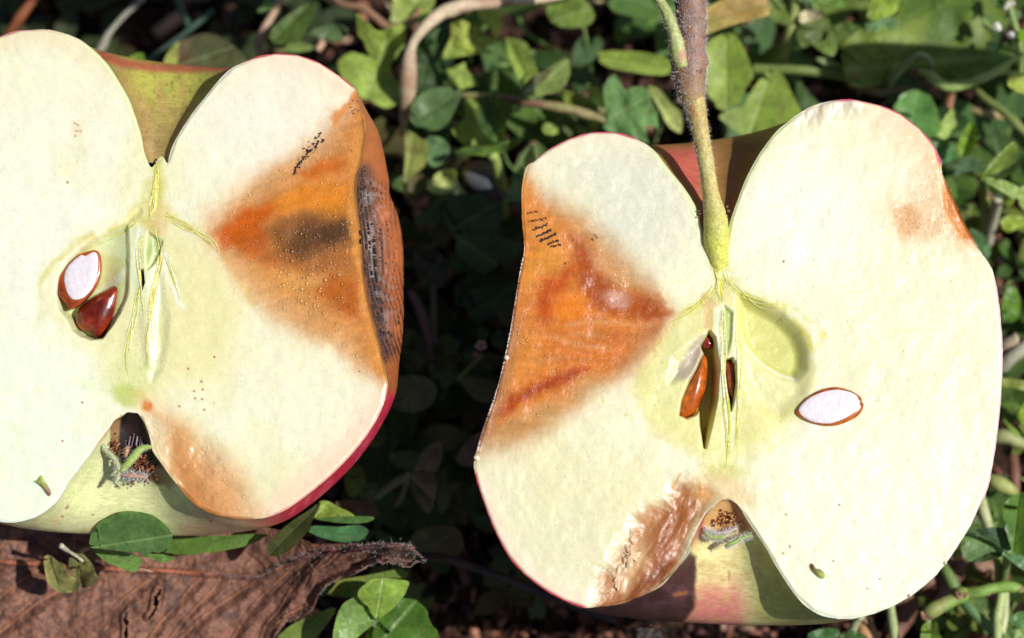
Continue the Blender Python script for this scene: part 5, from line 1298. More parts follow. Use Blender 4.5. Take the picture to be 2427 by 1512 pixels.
for x, y, r in ((2238,180,26),(2250,195,20),(2338,245,26),(2318,30,18),(2350,20,14),(2300,50,14)):
    g = Geo()
    for k in range(5):
        a = k * 1.257 + x; c = A8((x + r * .55 * math.cos(a), y + r * .55 * math.sin(a)))[0]
        add_blob(g, at(*c, .0225)[0], PX * r * .22, alb('#f4eee4'), .5)
    add_blob(g, at(*A8((x, y))[0], .0228)[0], PX * r * .14, alb('#e0c8a0'))
    g.build('flower', M_ATTR, FW)
LF(A8, 'clover_leaf', 'large rounded clover leaf with a pale centre behind the right shoulder', [(1500,770),(1530,700),(1600,645),(1690,620),(1770,660),(1825,760),(1845,860),(1825,930),(1760,960),(1660,960),(1560,860)], 15, ((1620,960),(1700,625)), '#5f9460', slope=(.3,.2), fold=1.2)
LF(A8, 'pointed_leaf', 'small pale pointed leaf right of the rounded clover behind the shoulder', [(1932,755),(1945,820),(1955,880),(1885,965),(1830,950),(1810,940),(1840,880),(1870,820)], 15, ((1830,950),(1935,765)), '#95b878', mat=M_LEAF)
LF(A8, 'clover_leaf', 'bright grass-green upright leaflet right of the shoulder of the right half', [(2060,848),(2100,870),(2108,930),(2090,1000),(2040,1075),(1990,1090),(1965,1040),(1972,990),(2010,900)], 17, ((1995,1080),(2070,860)), '#6f9a38', slope=(2,0), fold=1.2)
LF(A8, 'clover_leaf', 'flat blue-green leaf touching the right shoulder of the right half', [(1770,950),(1830,960),(1900,985),(1950,1040),(1930,1100),(1870,1130),(1800,1130)], 13, ((1780,1090),(1940,1040)), '#4f8462')
ST(A8, 'dry_twig', 'short orange-brown twig standing behind the right shoulder', [(1895,790,8,12),(1905,700,10,13),(1925,630,12,12)], '#c08a6c')
ST(A8, 'dry_twig', 'slanted brown twig piece below the rim of the very large leaf', [(2000,590,8,11),(2030,630,10,12),(2062,680,10,10)], '#a8705a')
ST(A8, 'straw', 'olive straw running diagonally to the right edge above the clover', [(2080,610,8,9),(2160,690,9,11),(2260,760,10,12),(2360,850,11,13),(2440,930,11,13),(2520,1010,11,13)], '#7f8a4a', n=30)
ST(A8, 'straw', 'pale tan straw lying under the diagonal olive straw', [(2040,760,6,9),(2130,775,7,11),(2220,800,7,10),(2290,820,7,7)], '#c4ae78', n=20)
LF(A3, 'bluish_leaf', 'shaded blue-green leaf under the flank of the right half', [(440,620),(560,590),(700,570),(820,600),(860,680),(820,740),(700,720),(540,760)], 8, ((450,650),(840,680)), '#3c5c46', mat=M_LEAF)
CL3 = empty('clover_shoot', at(*A3((850, 800))[0], .02)[0], 'clover with folded leaflets on two stalks near the right edge', 'clover', 'clover shoots')
LF(A3, 'leaflet', None, [(840,770),(880,680),(940,600),(1040,500),(1150,402),(1195,450),(1192,550),(1110,655),(990,730),(900,760)], 23, ((845,770),(1160,420)), '#7a9c56', parent=CL3, group=None, slope=(.6,0), fold=.8)
LF(A3, 'leaflet', None, [(940,770),(1040,700),(1130,630),(1230,530),(1300,520),(1250,620),(1150,720),(1050,790),(980,800)], 22, ((950,775),(1260,550)), '#3f5f38', parent=CL3, group=None, slope=(1.4,1.4), fold=.8)
LF(A3, 'leaflet', None, [(840,800),(900,775),(1010,800),(1120,835),(1205,885),(1210,950),(1165,1000),(1060,945),(950,880),(880,840)], 22, ((850,800),(1195,960)), '#8fb27c', parent=CL3, group=None, slope=(0,-.8))
LF(A3, 'leaflet', None, [(880,845),(950,880),(1060,945),(1160,1000),(1140,1050),(1080,1075),(1010,1020),(930,950)], 20, ((880,845),(1120,1050)), '#6f8c44', parent=CL3, group=None, slope=(0,1))
ST(A3, 'stalk', None, [(835,800,20,10),(842,930,16,11),(850,1100,12,14),(845,1250,8,13),(838,1400,4,12)], '#8a9a4c', parent=CL3, group=None)
ST(A3, 'stalk', None, [(985,980,20,14),(960,1100,14,15),(925,1250,9,15),(885,1440,4,14)], '#c4bea0', parent=CL3, group=None)
LF(A3, 'clover_leaf', 'pale clover leaf cut off by the right edge below the folded leaflets', [(1185,1000),(1200,900),(1250,860),(1330,900),(1330,1080),(1240,1095)], 17, ((1200,1050),(1320,900)), '#9cba84')
LF(A3, 'clover_leaf', 'yellow-green leaf low at the right edge beside the pale stalk', [(1010,1240),(1060,1180),(1150,1160),(1250,1180),(1300,1250),(1200,1290),(1080,1325)], 10, ((1050,1300),(1260,1190)), '#8fae50')
LF(A3, 'clover_leaf', 'rounded blue-green leaf peeking out under the right flank', [(690,1300),(760,1310),(830,1350),(900,1450),(915,1540),(880,1620),(800,1600),(730,1480)], 13, ((740,1500),(880,1400)), '#4f7a5c')
LF(A3, 'clover_leaf', 'tiny green leaf between the right flank and the pale stalk', [(590,1080),(640,1060),(700,1075),(690,1110),(620,1115)], 9, ((595,1090),(695,1090)), '#6f9060')
LF(AR, 'clover_leaf', 'glossy dark green curled leaf at the right of the widest flank', [(350,240),(370,130),(400,80),(450,90),(480,180),(475,270),(430,315),(375,310)], 10, ((380,300),(440,100)), '#4e8034', col2='#6fa444')
ST(AR, 'straw', 'thick dry tan straw stub beside the widest point of the right half', [(340,500,8,22),(400,470,10,24),(470,440,11,24)], '#cfc0a0')
ST(AR, 'straw', 'grey-green dry straw slanting up to the right edge', [(350,610,9,22),(410,560,11,20),(504,490,12,20),(600,430,12,18)], '#b4b298')
LF(AR, 'blade_of_grass', 'long folded green grass blade pointing at the right flank', [(340,700),(400,695),(520,715),(620,740),(620,800),(504,775),(420,755),(350,745)], 10, ((340,720),(620,770)), '#8fa464', mat=M_LEAF)
LF(AR, 'clover_leaf', 'small bright leaf on the right edge below the folded grass blade', [(465,960),(480,890),(520,850),(600,870),(600,980),(520,1010)], 10, ((480,980),(580,870)), '#86b04a')
ST(AR, 'straw', 'pale olive stalk piece beside the lower right flank', [(300,1090,8,18),(380,1085,9,20),(440,1110,9,18),(500,1135,8,14)], '#a4aa70')
LF(AR, 'blade_of_grass', 'thin bright green blade crossing the pale olive stalk piece', [(360,960),(420,1010),(470,1060),(485,1095),(440,1070),(390,1010)], 10, ((365,965),(480,1090)), '#7aa048', mat=M_LEAF)
ST(AR, 'straw', 'yellowish stalk end poking out under the lower right flank', [(260,1370,9,16),(330,1400,10,20),(400,1435,10,18),(440,1460,9,12)], '#aab264')
ST(AR, 'dry_twig', 'upright brown twig right of the yellowish stalk end', [(430,1220,5,14),(440,1350,6,15),(445,1480,6,14)], '#7e5442')

# ---- lower right
CL4 = empty('clover_shoot', at(*A5((1660, 690))[0], .02)[0], 'clover with half-shaded folded leaflets at the lower right edge of the picture', 'clover', 'clover shoots')
LF(A5, 'leaflet', None, [(1262,650),(1290,560),(1350,560),(1500,590),(1640,655),(1660,695),(1640,715),(1540,715),(1440,760),(1340,805),(1290,770),(1268,720)], 21, ((1655,692),(1290,600)), '#66906a', parent=CL4, group=None, slope=(0,.6), wave=.3)
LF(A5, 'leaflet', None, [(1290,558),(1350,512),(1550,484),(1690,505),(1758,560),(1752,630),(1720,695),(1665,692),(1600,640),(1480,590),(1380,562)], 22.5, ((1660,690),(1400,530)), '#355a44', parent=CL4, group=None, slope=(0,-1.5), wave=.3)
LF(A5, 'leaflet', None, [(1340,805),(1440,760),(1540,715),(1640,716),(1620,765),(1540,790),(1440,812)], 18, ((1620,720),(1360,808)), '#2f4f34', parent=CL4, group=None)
LF(A5, 'leaflet', None, [(1635,705),(1690,692),(1760,705),(1846,760),(1940,830),(1930,920),(1846,890),(1740,810),(1670,750)], 20, ((1640,708),(1920,880)), '#5f8c78', parent=CL4, group=None)
LF(A5, 'leaflet', None, [(1660,280),(1700,220),(1780,172),(1880,165),(1960,300),(1950,600),(1850,735),(1745,705),(1690,560),(1655,400)], 24, ((1745,705),(1800,180)), '#4e7a34', parent=CL4, group=None, slope=(.6,0), fold=1.5)
ST(A5, 'stalk', None, [(1700,700,20,9),(1680,830,15,11),(1650,980,10,13),(1640,1060,7,13)], '#7c8a4c', parent=CL4, group=None)
ST(A5, 'runner', 'thick bright green jointed runner with brown nodes at the lower right', [(925,1310,12,17),(990,1260,13,19),(1080,1210,13,18),(1180,1160,13,18),(1262,1115,13,22),(1330,1100,13,17),(1450,1080,14,15),(1560,1050,14,14),(1680,1035,14,15),(1760,1045,14,14),(1830,1062,13,9)], '#86a84a', n=70, ns=12, col2='#9a9a5a')
g = Geo()
for x, y in ((1262,1112),(1500,1072),(1790,1050),(930,1310)):
    for _ in range(26):
        c = A5((x + RNG.normal(0, 24), y + RNG.normal(0, 16)))[0]; add_blob(g, at(*c, .0145)[0], PX * RNG.uniform(2, 5), alb(random.choice(['#b48e68', '#8a6048', '#6e4434'])), .5)
o = g.build('papery_nodes', M_ATTR, bpy.data.objects[-1] if False else None); tag(o, 'brown papery nodes on the thick jointed runner', 'stem nodes')
ST(A5, 'runner', 'dark green shaded runner going down right under the jointed one', [(1090,840,8,13),(1160,960,9,16),(1230,1090,9,17),(1320,1210,10,16),(1420,1320,10,14),(1560,1440,9,15)], '#5a7e42', n=50, ns=10, col2='#7a9450')
ST(A5, 'clover_stalk', 'pale green upright stalk at the lower right crossing the jointed runner', [(1640,1080,13,12),(1625,1180,13,12),(1602,1300,13,13),(1598,1420,12,13),(1605,1560,11,13)], '#b4c47c', n=40, ns=10)
ST(A5, 'clover_stalk', 'short green stalk above the jointed runner near the right edge', [(1595,770,14,10),(1610,860,12,11),(1615,980,9,12)], '#8a9a54', n=20)
ST(A5, 'clover_stalk', 'cream stalk rising beside the lower right flank', [(1440,200,10,13),(1465,320,11,15),(1500,420,11,14),(1510,500,9,13)], '#c2c890', n=24)
ST(A5, 'clover_stalk', 'pale stalk below the jointed runner close to the right edge', [(1670,1060,6,10),(1668,1200,7,11),(1655,1350,8,12),(1620,1500,8,12)], '#c8cc96', n=24)
ST(A5, 'clover_stalk', 'green stalk coming out below the bottom edge of the right half', [(605,1200,14,11),(618,1300,13,11),(635,1420,12,12),(655,1560,11,12)], '#a8b47a', n=30)
ST(A5, 'clover_stalk', 'pale stalk leaning left under the bottom of the right half', [(330,1300,13,12),(270,1400,11,12),(215,1530,8,12)], '#b8bc8c', n=24)
LF(A5, 'clover_leaf', 'green leaflet at the bottom edge left of the jointed runner', [(890,1450),(910,1390),(985,1335),(1040,1375),(1055,1450),(1090,1560),(900,1570)], 16, ((980,1560),(985,1345)), '#6c9044', fold=1)
LF(A5, 'clover_leaf', 'small blue leaf with bright rim at the right edge bottom', [(1718,1370),(1740,1310),(1800,1270),(1880,1265),(1920,1330),(1860,1400),(1770,1405)], 15, ((1730,1380),(1890,1280)), '#5f8f6c')
LF(A5, 'clover_leaf', 'lowest pale green leaf in the bottom right corner', [(1745,1480),(1780,1435),(1900,1425),(1960,1500),(1900,1580),(1780,1570)], 14, ((1760,1530),(1920,1440)), '#7ca068')
LF(A5, 'clover_leaf', 'dark leaf under the bottom of the right half', [(-160,1480),(-60,1430),(60,1420),(130,1440),(120,1500),(20,1560),(-120,1560)], 16, ((-140,1540),(110,1450)), '#4c7a58')
LF(A5, 'clover_leaf', 'broad shaded leaf at the bottom edge below the right half', [(130,1500),(220,1440),(340,1470),(420,1540),(400,1620),(160,1620)], 14, ((160,1600),(380,1490)), '#4a7048')
ST(A5, 'straw', 'thick orange-tan straw under the bottom right of the right half', [(310,1370,6,14),(360,1440,7,20),(420,1530,7,20)], '#c49464', n=16)
ST(A5, 'straw', 'thin tan straw right of the thick orange-tan straw', [(405,1330,7,7),(440,1420,8,9),(480,1530,8,10)], '#b88a68', n=16)
for x, y, s_, l in ((1070,970,(.0042,.0030,.0016),'tan wood chip under the lower right flank'), (1200,930,(.0034,.0016,.0016),'red-brown wood chip right of the tan one'), (700,1330,(.0046,.0022,.002),'brown bark chip below the lower right edge of the apple'), (1540,880,(.0018,.0036,.0014),'pink-brown chip beside the folded clover leaflets')):
    stone('wood_chip', l, A5((x, y))[0], s_, ('#a8826a', '#6e4636'), .006, 'wood chip', 3 + x % 5)

# ---- lower left and bottom middle, standing over the dead leaf
CL5 = empty('clover_shoot', at(*AL((850, 660))[0], .026)[0], 'dark green clover in front of the left apple skin, above the dead leaf', 'clover', 'clover shoots')
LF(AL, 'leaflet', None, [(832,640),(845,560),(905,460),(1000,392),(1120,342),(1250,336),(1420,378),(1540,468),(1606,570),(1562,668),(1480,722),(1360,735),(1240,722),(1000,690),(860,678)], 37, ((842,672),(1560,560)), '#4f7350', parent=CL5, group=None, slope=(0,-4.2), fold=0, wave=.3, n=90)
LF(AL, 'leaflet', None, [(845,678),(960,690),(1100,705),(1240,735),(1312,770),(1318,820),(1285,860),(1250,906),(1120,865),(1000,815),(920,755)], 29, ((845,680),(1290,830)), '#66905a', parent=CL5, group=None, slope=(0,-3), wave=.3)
LF(AL, 'leaflet', None, [(1285,748),(1360,730),(1480,732),(1560,748),(1622,770),(1530,812),(1440,790),(1360,765)], 28, ((1290,750),(1610,772)), '#5f8a50', parent=CL5, group=None, slope=(0,-1))
ST(AL, 'stalk', None, [(845,672,32,6),(780,690,28,7),(700,760,24,7),(640,860,21,7)], '#8a7a58', parent=CL5, group=None)
LF(AL, 'clover_leaf', 'long green leaf lying under the bottom of the left half', [(1490,700),(1560,600),(1700,570),(2090,560),(2400,545),(2480,560),(2300,650),(2087,700),(1860,735),(1740,748),(1600,730)], 24, ((1500,700),(2460,560)), '#5c8444', slope=(0,-1.5))
WL = empty('withered_leaf', at(*AL((640, 960))[0], .021)[0], 'small shrivelled grey-green leaf curled up on top of the dead leaf', 'leaf')
LF(AL, 'leaf_half', None, [(402,775),(430,745),(470,742),(520,790),(592,832),(632,915),(700,955),(735,1040),(690,1080),(610,1094),(500,1062),(440,990),(415,880)], 25, ((560,1085),(450,760)), '#7c8460', parent=WL, mat=M_DULL, group=None, slope=(.3,-2.2), fold=1.4, wave=1.2, col2='#98986c')
LF(AL, 'leaf_half', None, [(640,860),(650,760),(720,700),(800,760),(882,860),(905,950),(860,1020),(800,1045),(740,1040),(700,960)], 25, ((760,1035),(720,740)), '#585a48', parent=WL, mat=M_DULL, group=None, slope=(1.0,-2), fold=1.6, wave=1.2, col2='#76805a')
ST(AL, 'stalk', None, [(565,655,33,7),(610,690,31,6),(650,715,29,4),(720,760,27,4),(770,800,26,4)], '#c8c0a8', parent=WL, group=None, n=24)
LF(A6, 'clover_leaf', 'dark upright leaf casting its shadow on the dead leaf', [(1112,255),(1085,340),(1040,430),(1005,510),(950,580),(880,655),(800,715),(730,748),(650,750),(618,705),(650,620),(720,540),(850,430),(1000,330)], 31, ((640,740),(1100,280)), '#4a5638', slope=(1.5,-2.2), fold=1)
CL6 = empty('clover_shoot', at(*A6((1050, 430))[0], .026)[0], 'clover with three narrow folded leaflets beneath the red rim of the left half', 'clover', 'clover shoots')
LF(A6, 'leaflet', None, [(1060,400),(1080,320),(1120,240),(1200,248),(1320,305),(1430,378),(1330,388),(1240,386),(1150,395)], 27, ((1065,398),(1180,260)), '#8aa85c', parent=CL6, group=None, slope=(0,1))
LF(A6, 'leaflet', None, [(1055,402),(1150,394),(1240,386),(1420,380),(1612,390),(1570,432),(1450,450),(1300,445),(1150,425)], 28, ((1060,402),(1600,395)), '#4f7a4c', parent=CL6, group=None, slope=(0,-2), col2='#5c8452')
LF(A6, 'leaflet', None, [(1003,500),(1055,472),(1180,475),(1300,480),(1480,464),(1560,515),(1540,565),(1480,612),(1350,626),(1220,608),(1100,570),(1020,530)], 24, ((1005,500),(1520,590)), '#4a8066', parent=CL6, group=None, slope=(0,.6), fold=.6)
LF(A6, 'brown_leaf', 'shaded brown-green oval leaf behind the narrow folded leaflets', [(1240,260),(1400,228),(1560,240),(1660,310),(1665,370),(1600,400),(1440,380),(1320,320)], 14, ((1250,270),(1655,350)), '#7a6450', mat=M_DULL)
CL7 = empty('clover_shoot', at(*A6((1640, 1340))[0], .022)[0], 'big light green clover leaf pair at the bottom edge right of the dead leaf', 'clover', 'clover shoots')
LF(A6, 'leaflet', None, [(1640,1338),(1560,1240),(1462,1122),(1500,1035),(1600,968),(1740,955),(1850,968),(1942,990),(1925,1060),(1895,1120),(1800,1235),(1720,1290)], 27, ((1640,1335),(1700,960)), '#86ae5c', parent=CL7, group=None, slope=(.5,-1.5), wave=.3, n=80)
LF(A6, 'leaflet', None, [(1640,1338),(1560,1240),(1460,1120),(1400,1145),(1330,1190),(1280,1280),(1245,1400),(1235,1560),(1300,1600),(1420,1540),(1540,1440),(1610,1380)], 25, ((1635,1335),(1260,1430)), '#7ba66a', parent=CL7, group=None, slope=(-.6,-.6), wave=.3, n=80)
LF(A6, 'clover_leaf', 'dark green serrated clover leaf in the bottom middle', [(1650,1365),(1690,1270),(1760,1210),(1850,1160),(1910,1138),(2000,1162),(2090,1240),(2140,1310),(2180,1390),(2225,1540),(2200,1640),(1640,1640),(1600,1500)], 22, ((1640,1600),(2000,1180)), '#456e30', slope=(.5,0), n=90, jag=.5)
LF(A6, 'clover_leaf', 'blotched leaf behind the big light green clover pair', [(1190,1110),(1240,1030),(1290,975),(1450,945),(1600,920),(1740,890),(1860,868),(1928,900),(1900,955),(1740,950),(1600,962),(1500,1030),(1455,1118),(1320,1130)], 20, ((1200,1100),(1910,900)), '#6f9250', slope=(0,.4), col2='#8a8a50')
LF(A6, 'clover_leaf', 'half-shaded green leaf under the curled lower edge of the dead leaf', [(720,1500),(800,1430),(900,1360),(1080,1280),(1250,1228),(1235,1300),(1180,1380),(1120,1460),(1040,1560),(900,1640),(700,1640),(690,1560)], 17, ((740,1600),(1230,1240)), '#78965a')
LF(A6, 'clover_leaf', 'small bright leaf at the bottom edge between the clover pair and the dark leaf', [(1530,1560),(1545,1470),(1590,1400),(1640,1440),(1700,1520),(1700,1600),(1540,1620)], 19, ((1600,1600),(1590,1410)), '#7ca84c')
LF(A6, 'clover_leaf', 'tiny blue-green leaf peeping from under the dead leaf edge', [(1120,1110),(1160,1050),(1240,1000),(1275,985),(1260,1040),(1220,1090),(1180,1115)], 18, ((1130,1110),(1265,995)), '#4a7a6c')

# ---- in the shadow between the halves
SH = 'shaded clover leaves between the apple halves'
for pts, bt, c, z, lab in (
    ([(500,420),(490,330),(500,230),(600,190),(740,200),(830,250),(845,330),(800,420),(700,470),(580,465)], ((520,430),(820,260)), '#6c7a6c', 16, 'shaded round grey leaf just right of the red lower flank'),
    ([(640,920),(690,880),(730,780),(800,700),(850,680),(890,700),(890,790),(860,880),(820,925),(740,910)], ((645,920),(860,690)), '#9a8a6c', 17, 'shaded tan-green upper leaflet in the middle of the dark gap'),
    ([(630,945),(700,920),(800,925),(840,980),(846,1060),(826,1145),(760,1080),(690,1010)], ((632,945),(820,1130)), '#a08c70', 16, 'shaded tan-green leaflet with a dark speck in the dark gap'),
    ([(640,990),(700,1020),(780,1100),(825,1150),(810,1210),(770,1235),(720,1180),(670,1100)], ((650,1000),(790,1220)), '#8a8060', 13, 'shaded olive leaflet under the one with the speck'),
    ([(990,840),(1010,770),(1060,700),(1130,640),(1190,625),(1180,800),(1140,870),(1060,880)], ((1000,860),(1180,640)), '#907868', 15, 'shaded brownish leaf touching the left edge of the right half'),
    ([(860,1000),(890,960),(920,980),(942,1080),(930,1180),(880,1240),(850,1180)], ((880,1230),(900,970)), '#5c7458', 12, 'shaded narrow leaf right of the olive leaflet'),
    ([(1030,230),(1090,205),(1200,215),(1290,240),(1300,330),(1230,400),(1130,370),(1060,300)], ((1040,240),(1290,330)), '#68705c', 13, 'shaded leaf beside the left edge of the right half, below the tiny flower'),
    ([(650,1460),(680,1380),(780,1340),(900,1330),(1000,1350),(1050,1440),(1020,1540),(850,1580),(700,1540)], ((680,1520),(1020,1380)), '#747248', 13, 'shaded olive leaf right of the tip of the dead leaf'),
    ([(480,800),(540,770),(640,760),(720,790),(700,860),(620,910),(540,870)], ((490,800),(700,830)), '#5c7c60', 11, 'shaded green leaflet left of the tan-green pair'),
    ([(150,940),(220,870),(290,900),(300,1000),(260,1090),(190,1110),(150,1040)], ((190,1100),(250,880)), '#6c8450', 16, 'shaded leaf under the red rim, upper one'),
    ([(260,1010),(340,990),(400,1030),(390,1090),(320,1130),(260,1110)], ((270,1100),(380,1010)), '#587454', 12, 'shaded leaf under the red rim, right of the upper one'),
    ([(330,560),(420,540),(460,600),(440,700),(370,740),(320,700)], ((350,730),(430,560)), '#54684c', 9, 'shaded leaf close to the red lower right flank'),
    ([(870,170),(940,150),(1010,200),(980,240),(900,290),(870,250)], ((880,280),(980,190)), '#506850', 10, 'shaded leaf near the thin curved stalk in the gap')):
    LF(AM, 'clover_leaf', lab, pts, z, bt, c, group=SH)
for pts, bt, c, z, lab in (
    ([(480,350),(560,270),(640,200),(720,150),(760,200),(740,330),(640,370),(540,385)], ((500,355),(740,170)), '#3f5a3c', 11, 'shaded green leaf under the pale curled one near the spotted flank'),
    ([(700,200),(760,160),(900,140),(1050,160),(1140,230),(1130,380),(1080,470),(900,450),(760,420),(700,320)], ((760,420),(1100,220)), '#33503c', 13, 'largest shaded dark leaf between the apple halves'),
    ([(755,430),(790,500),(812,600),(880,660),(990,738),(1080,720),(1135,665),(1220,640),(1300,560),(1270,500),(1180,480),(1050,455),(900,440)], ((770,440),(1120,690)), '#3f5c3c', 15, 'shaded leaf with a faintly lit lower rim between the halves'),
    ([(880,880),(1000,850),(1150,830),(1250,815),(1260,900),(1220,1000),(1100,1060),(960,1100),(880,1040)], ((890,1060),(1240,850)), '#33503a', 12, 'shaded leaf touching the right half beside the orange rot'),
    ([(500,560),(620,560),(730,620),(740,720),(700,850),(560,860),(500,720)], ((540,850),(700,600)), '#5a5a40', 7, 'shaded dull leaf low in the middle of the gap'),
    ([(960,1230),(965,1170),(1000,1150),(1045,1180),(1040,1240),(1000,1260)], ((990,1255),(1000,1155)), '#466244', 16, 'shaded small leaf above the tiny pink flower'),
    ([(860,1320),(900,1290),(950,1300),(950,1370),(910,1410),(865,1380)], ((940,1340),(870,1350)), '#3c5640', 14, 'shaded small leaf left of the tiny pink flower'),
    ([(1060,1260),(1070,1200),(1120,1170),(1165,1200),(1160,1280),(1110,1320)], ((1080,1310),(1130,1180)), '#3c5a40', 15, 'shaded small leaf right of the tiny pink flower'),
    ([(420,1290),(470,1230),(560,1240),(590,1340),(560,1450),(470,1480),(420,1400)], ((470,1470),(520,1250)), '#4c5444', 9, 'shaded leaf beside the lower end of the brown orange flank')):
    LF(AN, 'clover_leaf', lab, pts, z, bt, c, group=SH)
for pts, c, lab in (([(455,880,8,8),(520,1000,9,11),(570,1150,9,12),(600,1300,8,12),(630,1480,7,11)], '#7a5a58', 'long pinkish stalk running down the dark gap'),
                    ([(640,700,6,8),(630,900,7,9),(630,1100,7,9),(640,1300,7,8),(650,1450,6,8)], '#6a5a4a', 'second dim stalk beside the pinkish one'),
                    ([(1000,1360,14,5),(940,1420,13,6),(880,1480,12,6),(820,1540,10,6)], '#8a8a50', 'thin curved stalk below the tiny pink flower')):
    ST(AN, 'clover_stalk', lab, pts, c)
ST(AM, 'clover_stalk', 'dim stalk rising from the lower left to the tan-green leaflets', [(360,1140,6,9),(440,1070,9,10),(540,1000,12,11),(630,945,15,10)], '#8a8c6a')
ST(AM, 'clover_stalk', 'dim stalk going down from the tan-green leaflets', [(625,960,14,9),(600,1050,11,9),(560,1140,8,9),(470,1250,5,9)], '#7a745a')
g = Geo()
FL = empty('tiny_flower', at(*AN((990, 1290))[0], .017)[0], 'tiny pale pink flower deep in the dark gap', 'flower')
for k in range(5):
    a = k * 1.257 + .5; c = AN((990 + 28 * math.cos(a), 1290 + 26 * math.sin(a)))[0]
    add_blob(g, at(*c, .0172)[0], PX * 6.5, alb('#e8b4b0'), .4)
g.build('petals', M_ATTR, FL); g = Geo(); add_blob(g, at(*AN((990, 1290))[0], .0176)[0], PX * 5, alb('#a89a60')); g.build('flower_centre', M_ATTR, FL)
g = Geo(); add_blob(g, at(*AN((950, 1357))[0], .016)[0], PX * 7, alb('#d8808c')); o = g.build('flower_bud', M_ATTR, None); tag(o, 'tiny pink flower bud below left of the pale pink flower', 'flower bud')

# ---- upper left
ST(AT, 'straw', 'orange-brown straw in the dark top left corner', [(60,230,4,12),(130,130,6,14),(190,50,7,14),(260,-40,8,13)], '#9a5a38', n=20)
ST(AT, 'dry_grass', 'dim thin stem with a sunlit cream lower end above the left apple', [(680,370,6,11),(720,300,7,12),(752,235,8,9),(830,140,9,8),(900,70,10,8),(1000,-10,11,8)], '#a8a490', n=30)
ST(AT, 'dry_grass', 'dim green stem going up behind the cavity of the left half', [(1310,210,4,8),(1290,130,6,10),(1250,40,8,11),(1220,-60,9,11)], '#4a6450', n=20)
ST(AT, 'dry_grass', 'dim green stem slanting up right behind the left half', [(980,480,3,7),(1100,370,4,9),(1220,280,5,9),(1320,200,6,9),(1480,70,7,8)], '#40584a', n=24)
LF(AT, 'clover_leaf', 'small bright green folded leaf behind the ridge of the left half', [(868,440),(890,405),(930,378),(985,368),(1002,400),(990,445),(930,450)], 13, ((880,440),(990,380)), '#7cae54', fold=1)
LF(AT, 'broad_leaf', 'round dark olive leaf with a light left rim behind the left half', [(1120,480),(1150,420),(1185,340),(1250,285),(1400,232),(1520,255),(1620,320),(1700,400),(1710,490),(1400,500)], 11, ((1200,470),(1600,330)), '#48503a', mat=M_LEAF, slope=(-.4,0), col2='#54443c')
LF(AT, 'clover_leaf', 'pale blotched leaf edge left of the round dark olive leaf', [(1130,470),(1150,390),(1200,320),(1240,290),(1238,360),(1225,450),(1180,475)], 14, ((1150,460),(1230,310)), '#9cae6c')
LF(AT, 'blade_of_grass', 'dark green upright blade left of the top bark patch', [(1868,275),(1885,200),(1950,140),(2030,80),(2120,20),(2200,-40),(2190,60),(2140,180),(2080,280),(1980,305),(1910,300)], 16, ((1890,290),(2170,0)), '#4c6a38', mat=M_LEAF, slope=(.8,0), fold=1.5)
LF(AT, 'clover_leaf', 'light leaf lying below the dark upright blade', [(1878,325),(1950,300),(2060,285),(2180,328),(2150,352),(2060,362),(1930,350)], 13, ((1885,330),(2175,335)), '#7c9c6c')
ST(AT, 'straw', 'curved dry tan strip left of the dark upright blade', [(1810,370,8,13),(1800,290,10,13),(1830,210,12,12),(1890,100,13,11),(1950,-10,14,10)], '#c4a488', n=24)
LF(AT, 'clover_leaf', 'small blue-grey leaf on the bark patch near the top', [(2110,235),(2200,195),(2300,168),(2402,198),(2400,250),(2350,285),(2260,275),(2180,255)], 10, ((2120,235),(2395,220)), '#64806c')
LF(AT, 'clover_leaf', 'green leaf at the top edge left of the dark blade', [(1785,85),(1820,30),(1850,-30),(1950,-60),(1960,10),(1880,60)], 14, ((1800,75),(1930,-30)), '#6c9464')
ST(AT, 'straw', 'forked tan stalk on the bark beside the blue-grey leaf', [(2210,250,9,8),(2235,290,9,11),(2200,350,9,9)], '#c8a084', n=14)

# ==================================================================
#   THE DEAD LEAF
# ==================================================================
NU, NV = 640, 230
xs = np.linspace(-330, 1008, NU)
ytop = np.interp(xs, [-330, 0, 200, 400, 520, 600, 680, 742, 857, 908, 950, 972, 985, 1008], [1190, 1195, 1205, 1215, 1225, 1240, 1262, 1290, 1288, 1286, 1287, 1292, 1305, 1326])
ybot = np.interp(xs, [-330, 0, 300, 500, 560, 620, 653, 678, 717, 742, 753, 768, 806, 857, 896, 934, 955, 972, 990, 1008], [1600, 1720, 1740, 1680, 1620, 1560, 1509, 1478, 1461, 1442, 1417, 1394, 1371, 1351, 1334, 1336, 1341, 1343, 1334, 1330])
ybot = ybot + 5 * fbm(xs, xs * 0 + 9, 26, 3, 301)
vv = np.linspace(0, 1, NV)
DX = np.repeat(xs, NV); DY = (ytop[:, None] * (1 - vv) + ybot[:, None] * vv).ravel(); DV = np.tile(vv, NU)
z5l = lambda *p: [(a * .2555, 1125.8 + b * .2555) for a, b in p]
z6l = lambda *p: [(474 + a * .2555, 1125.8 + b * .2555) for a, b in p]
MID = z5l((-1200,760),(-400,790),(0,805),(200,818),(420,825)) + z5l((900,860),(1260,880),(1600,892),(1855,915)) + z6l((200,925),(400,940),(540,930),(650,890),(780,830),(950,765),(1200,700),(1500,680),(1800,670),(1980,690))
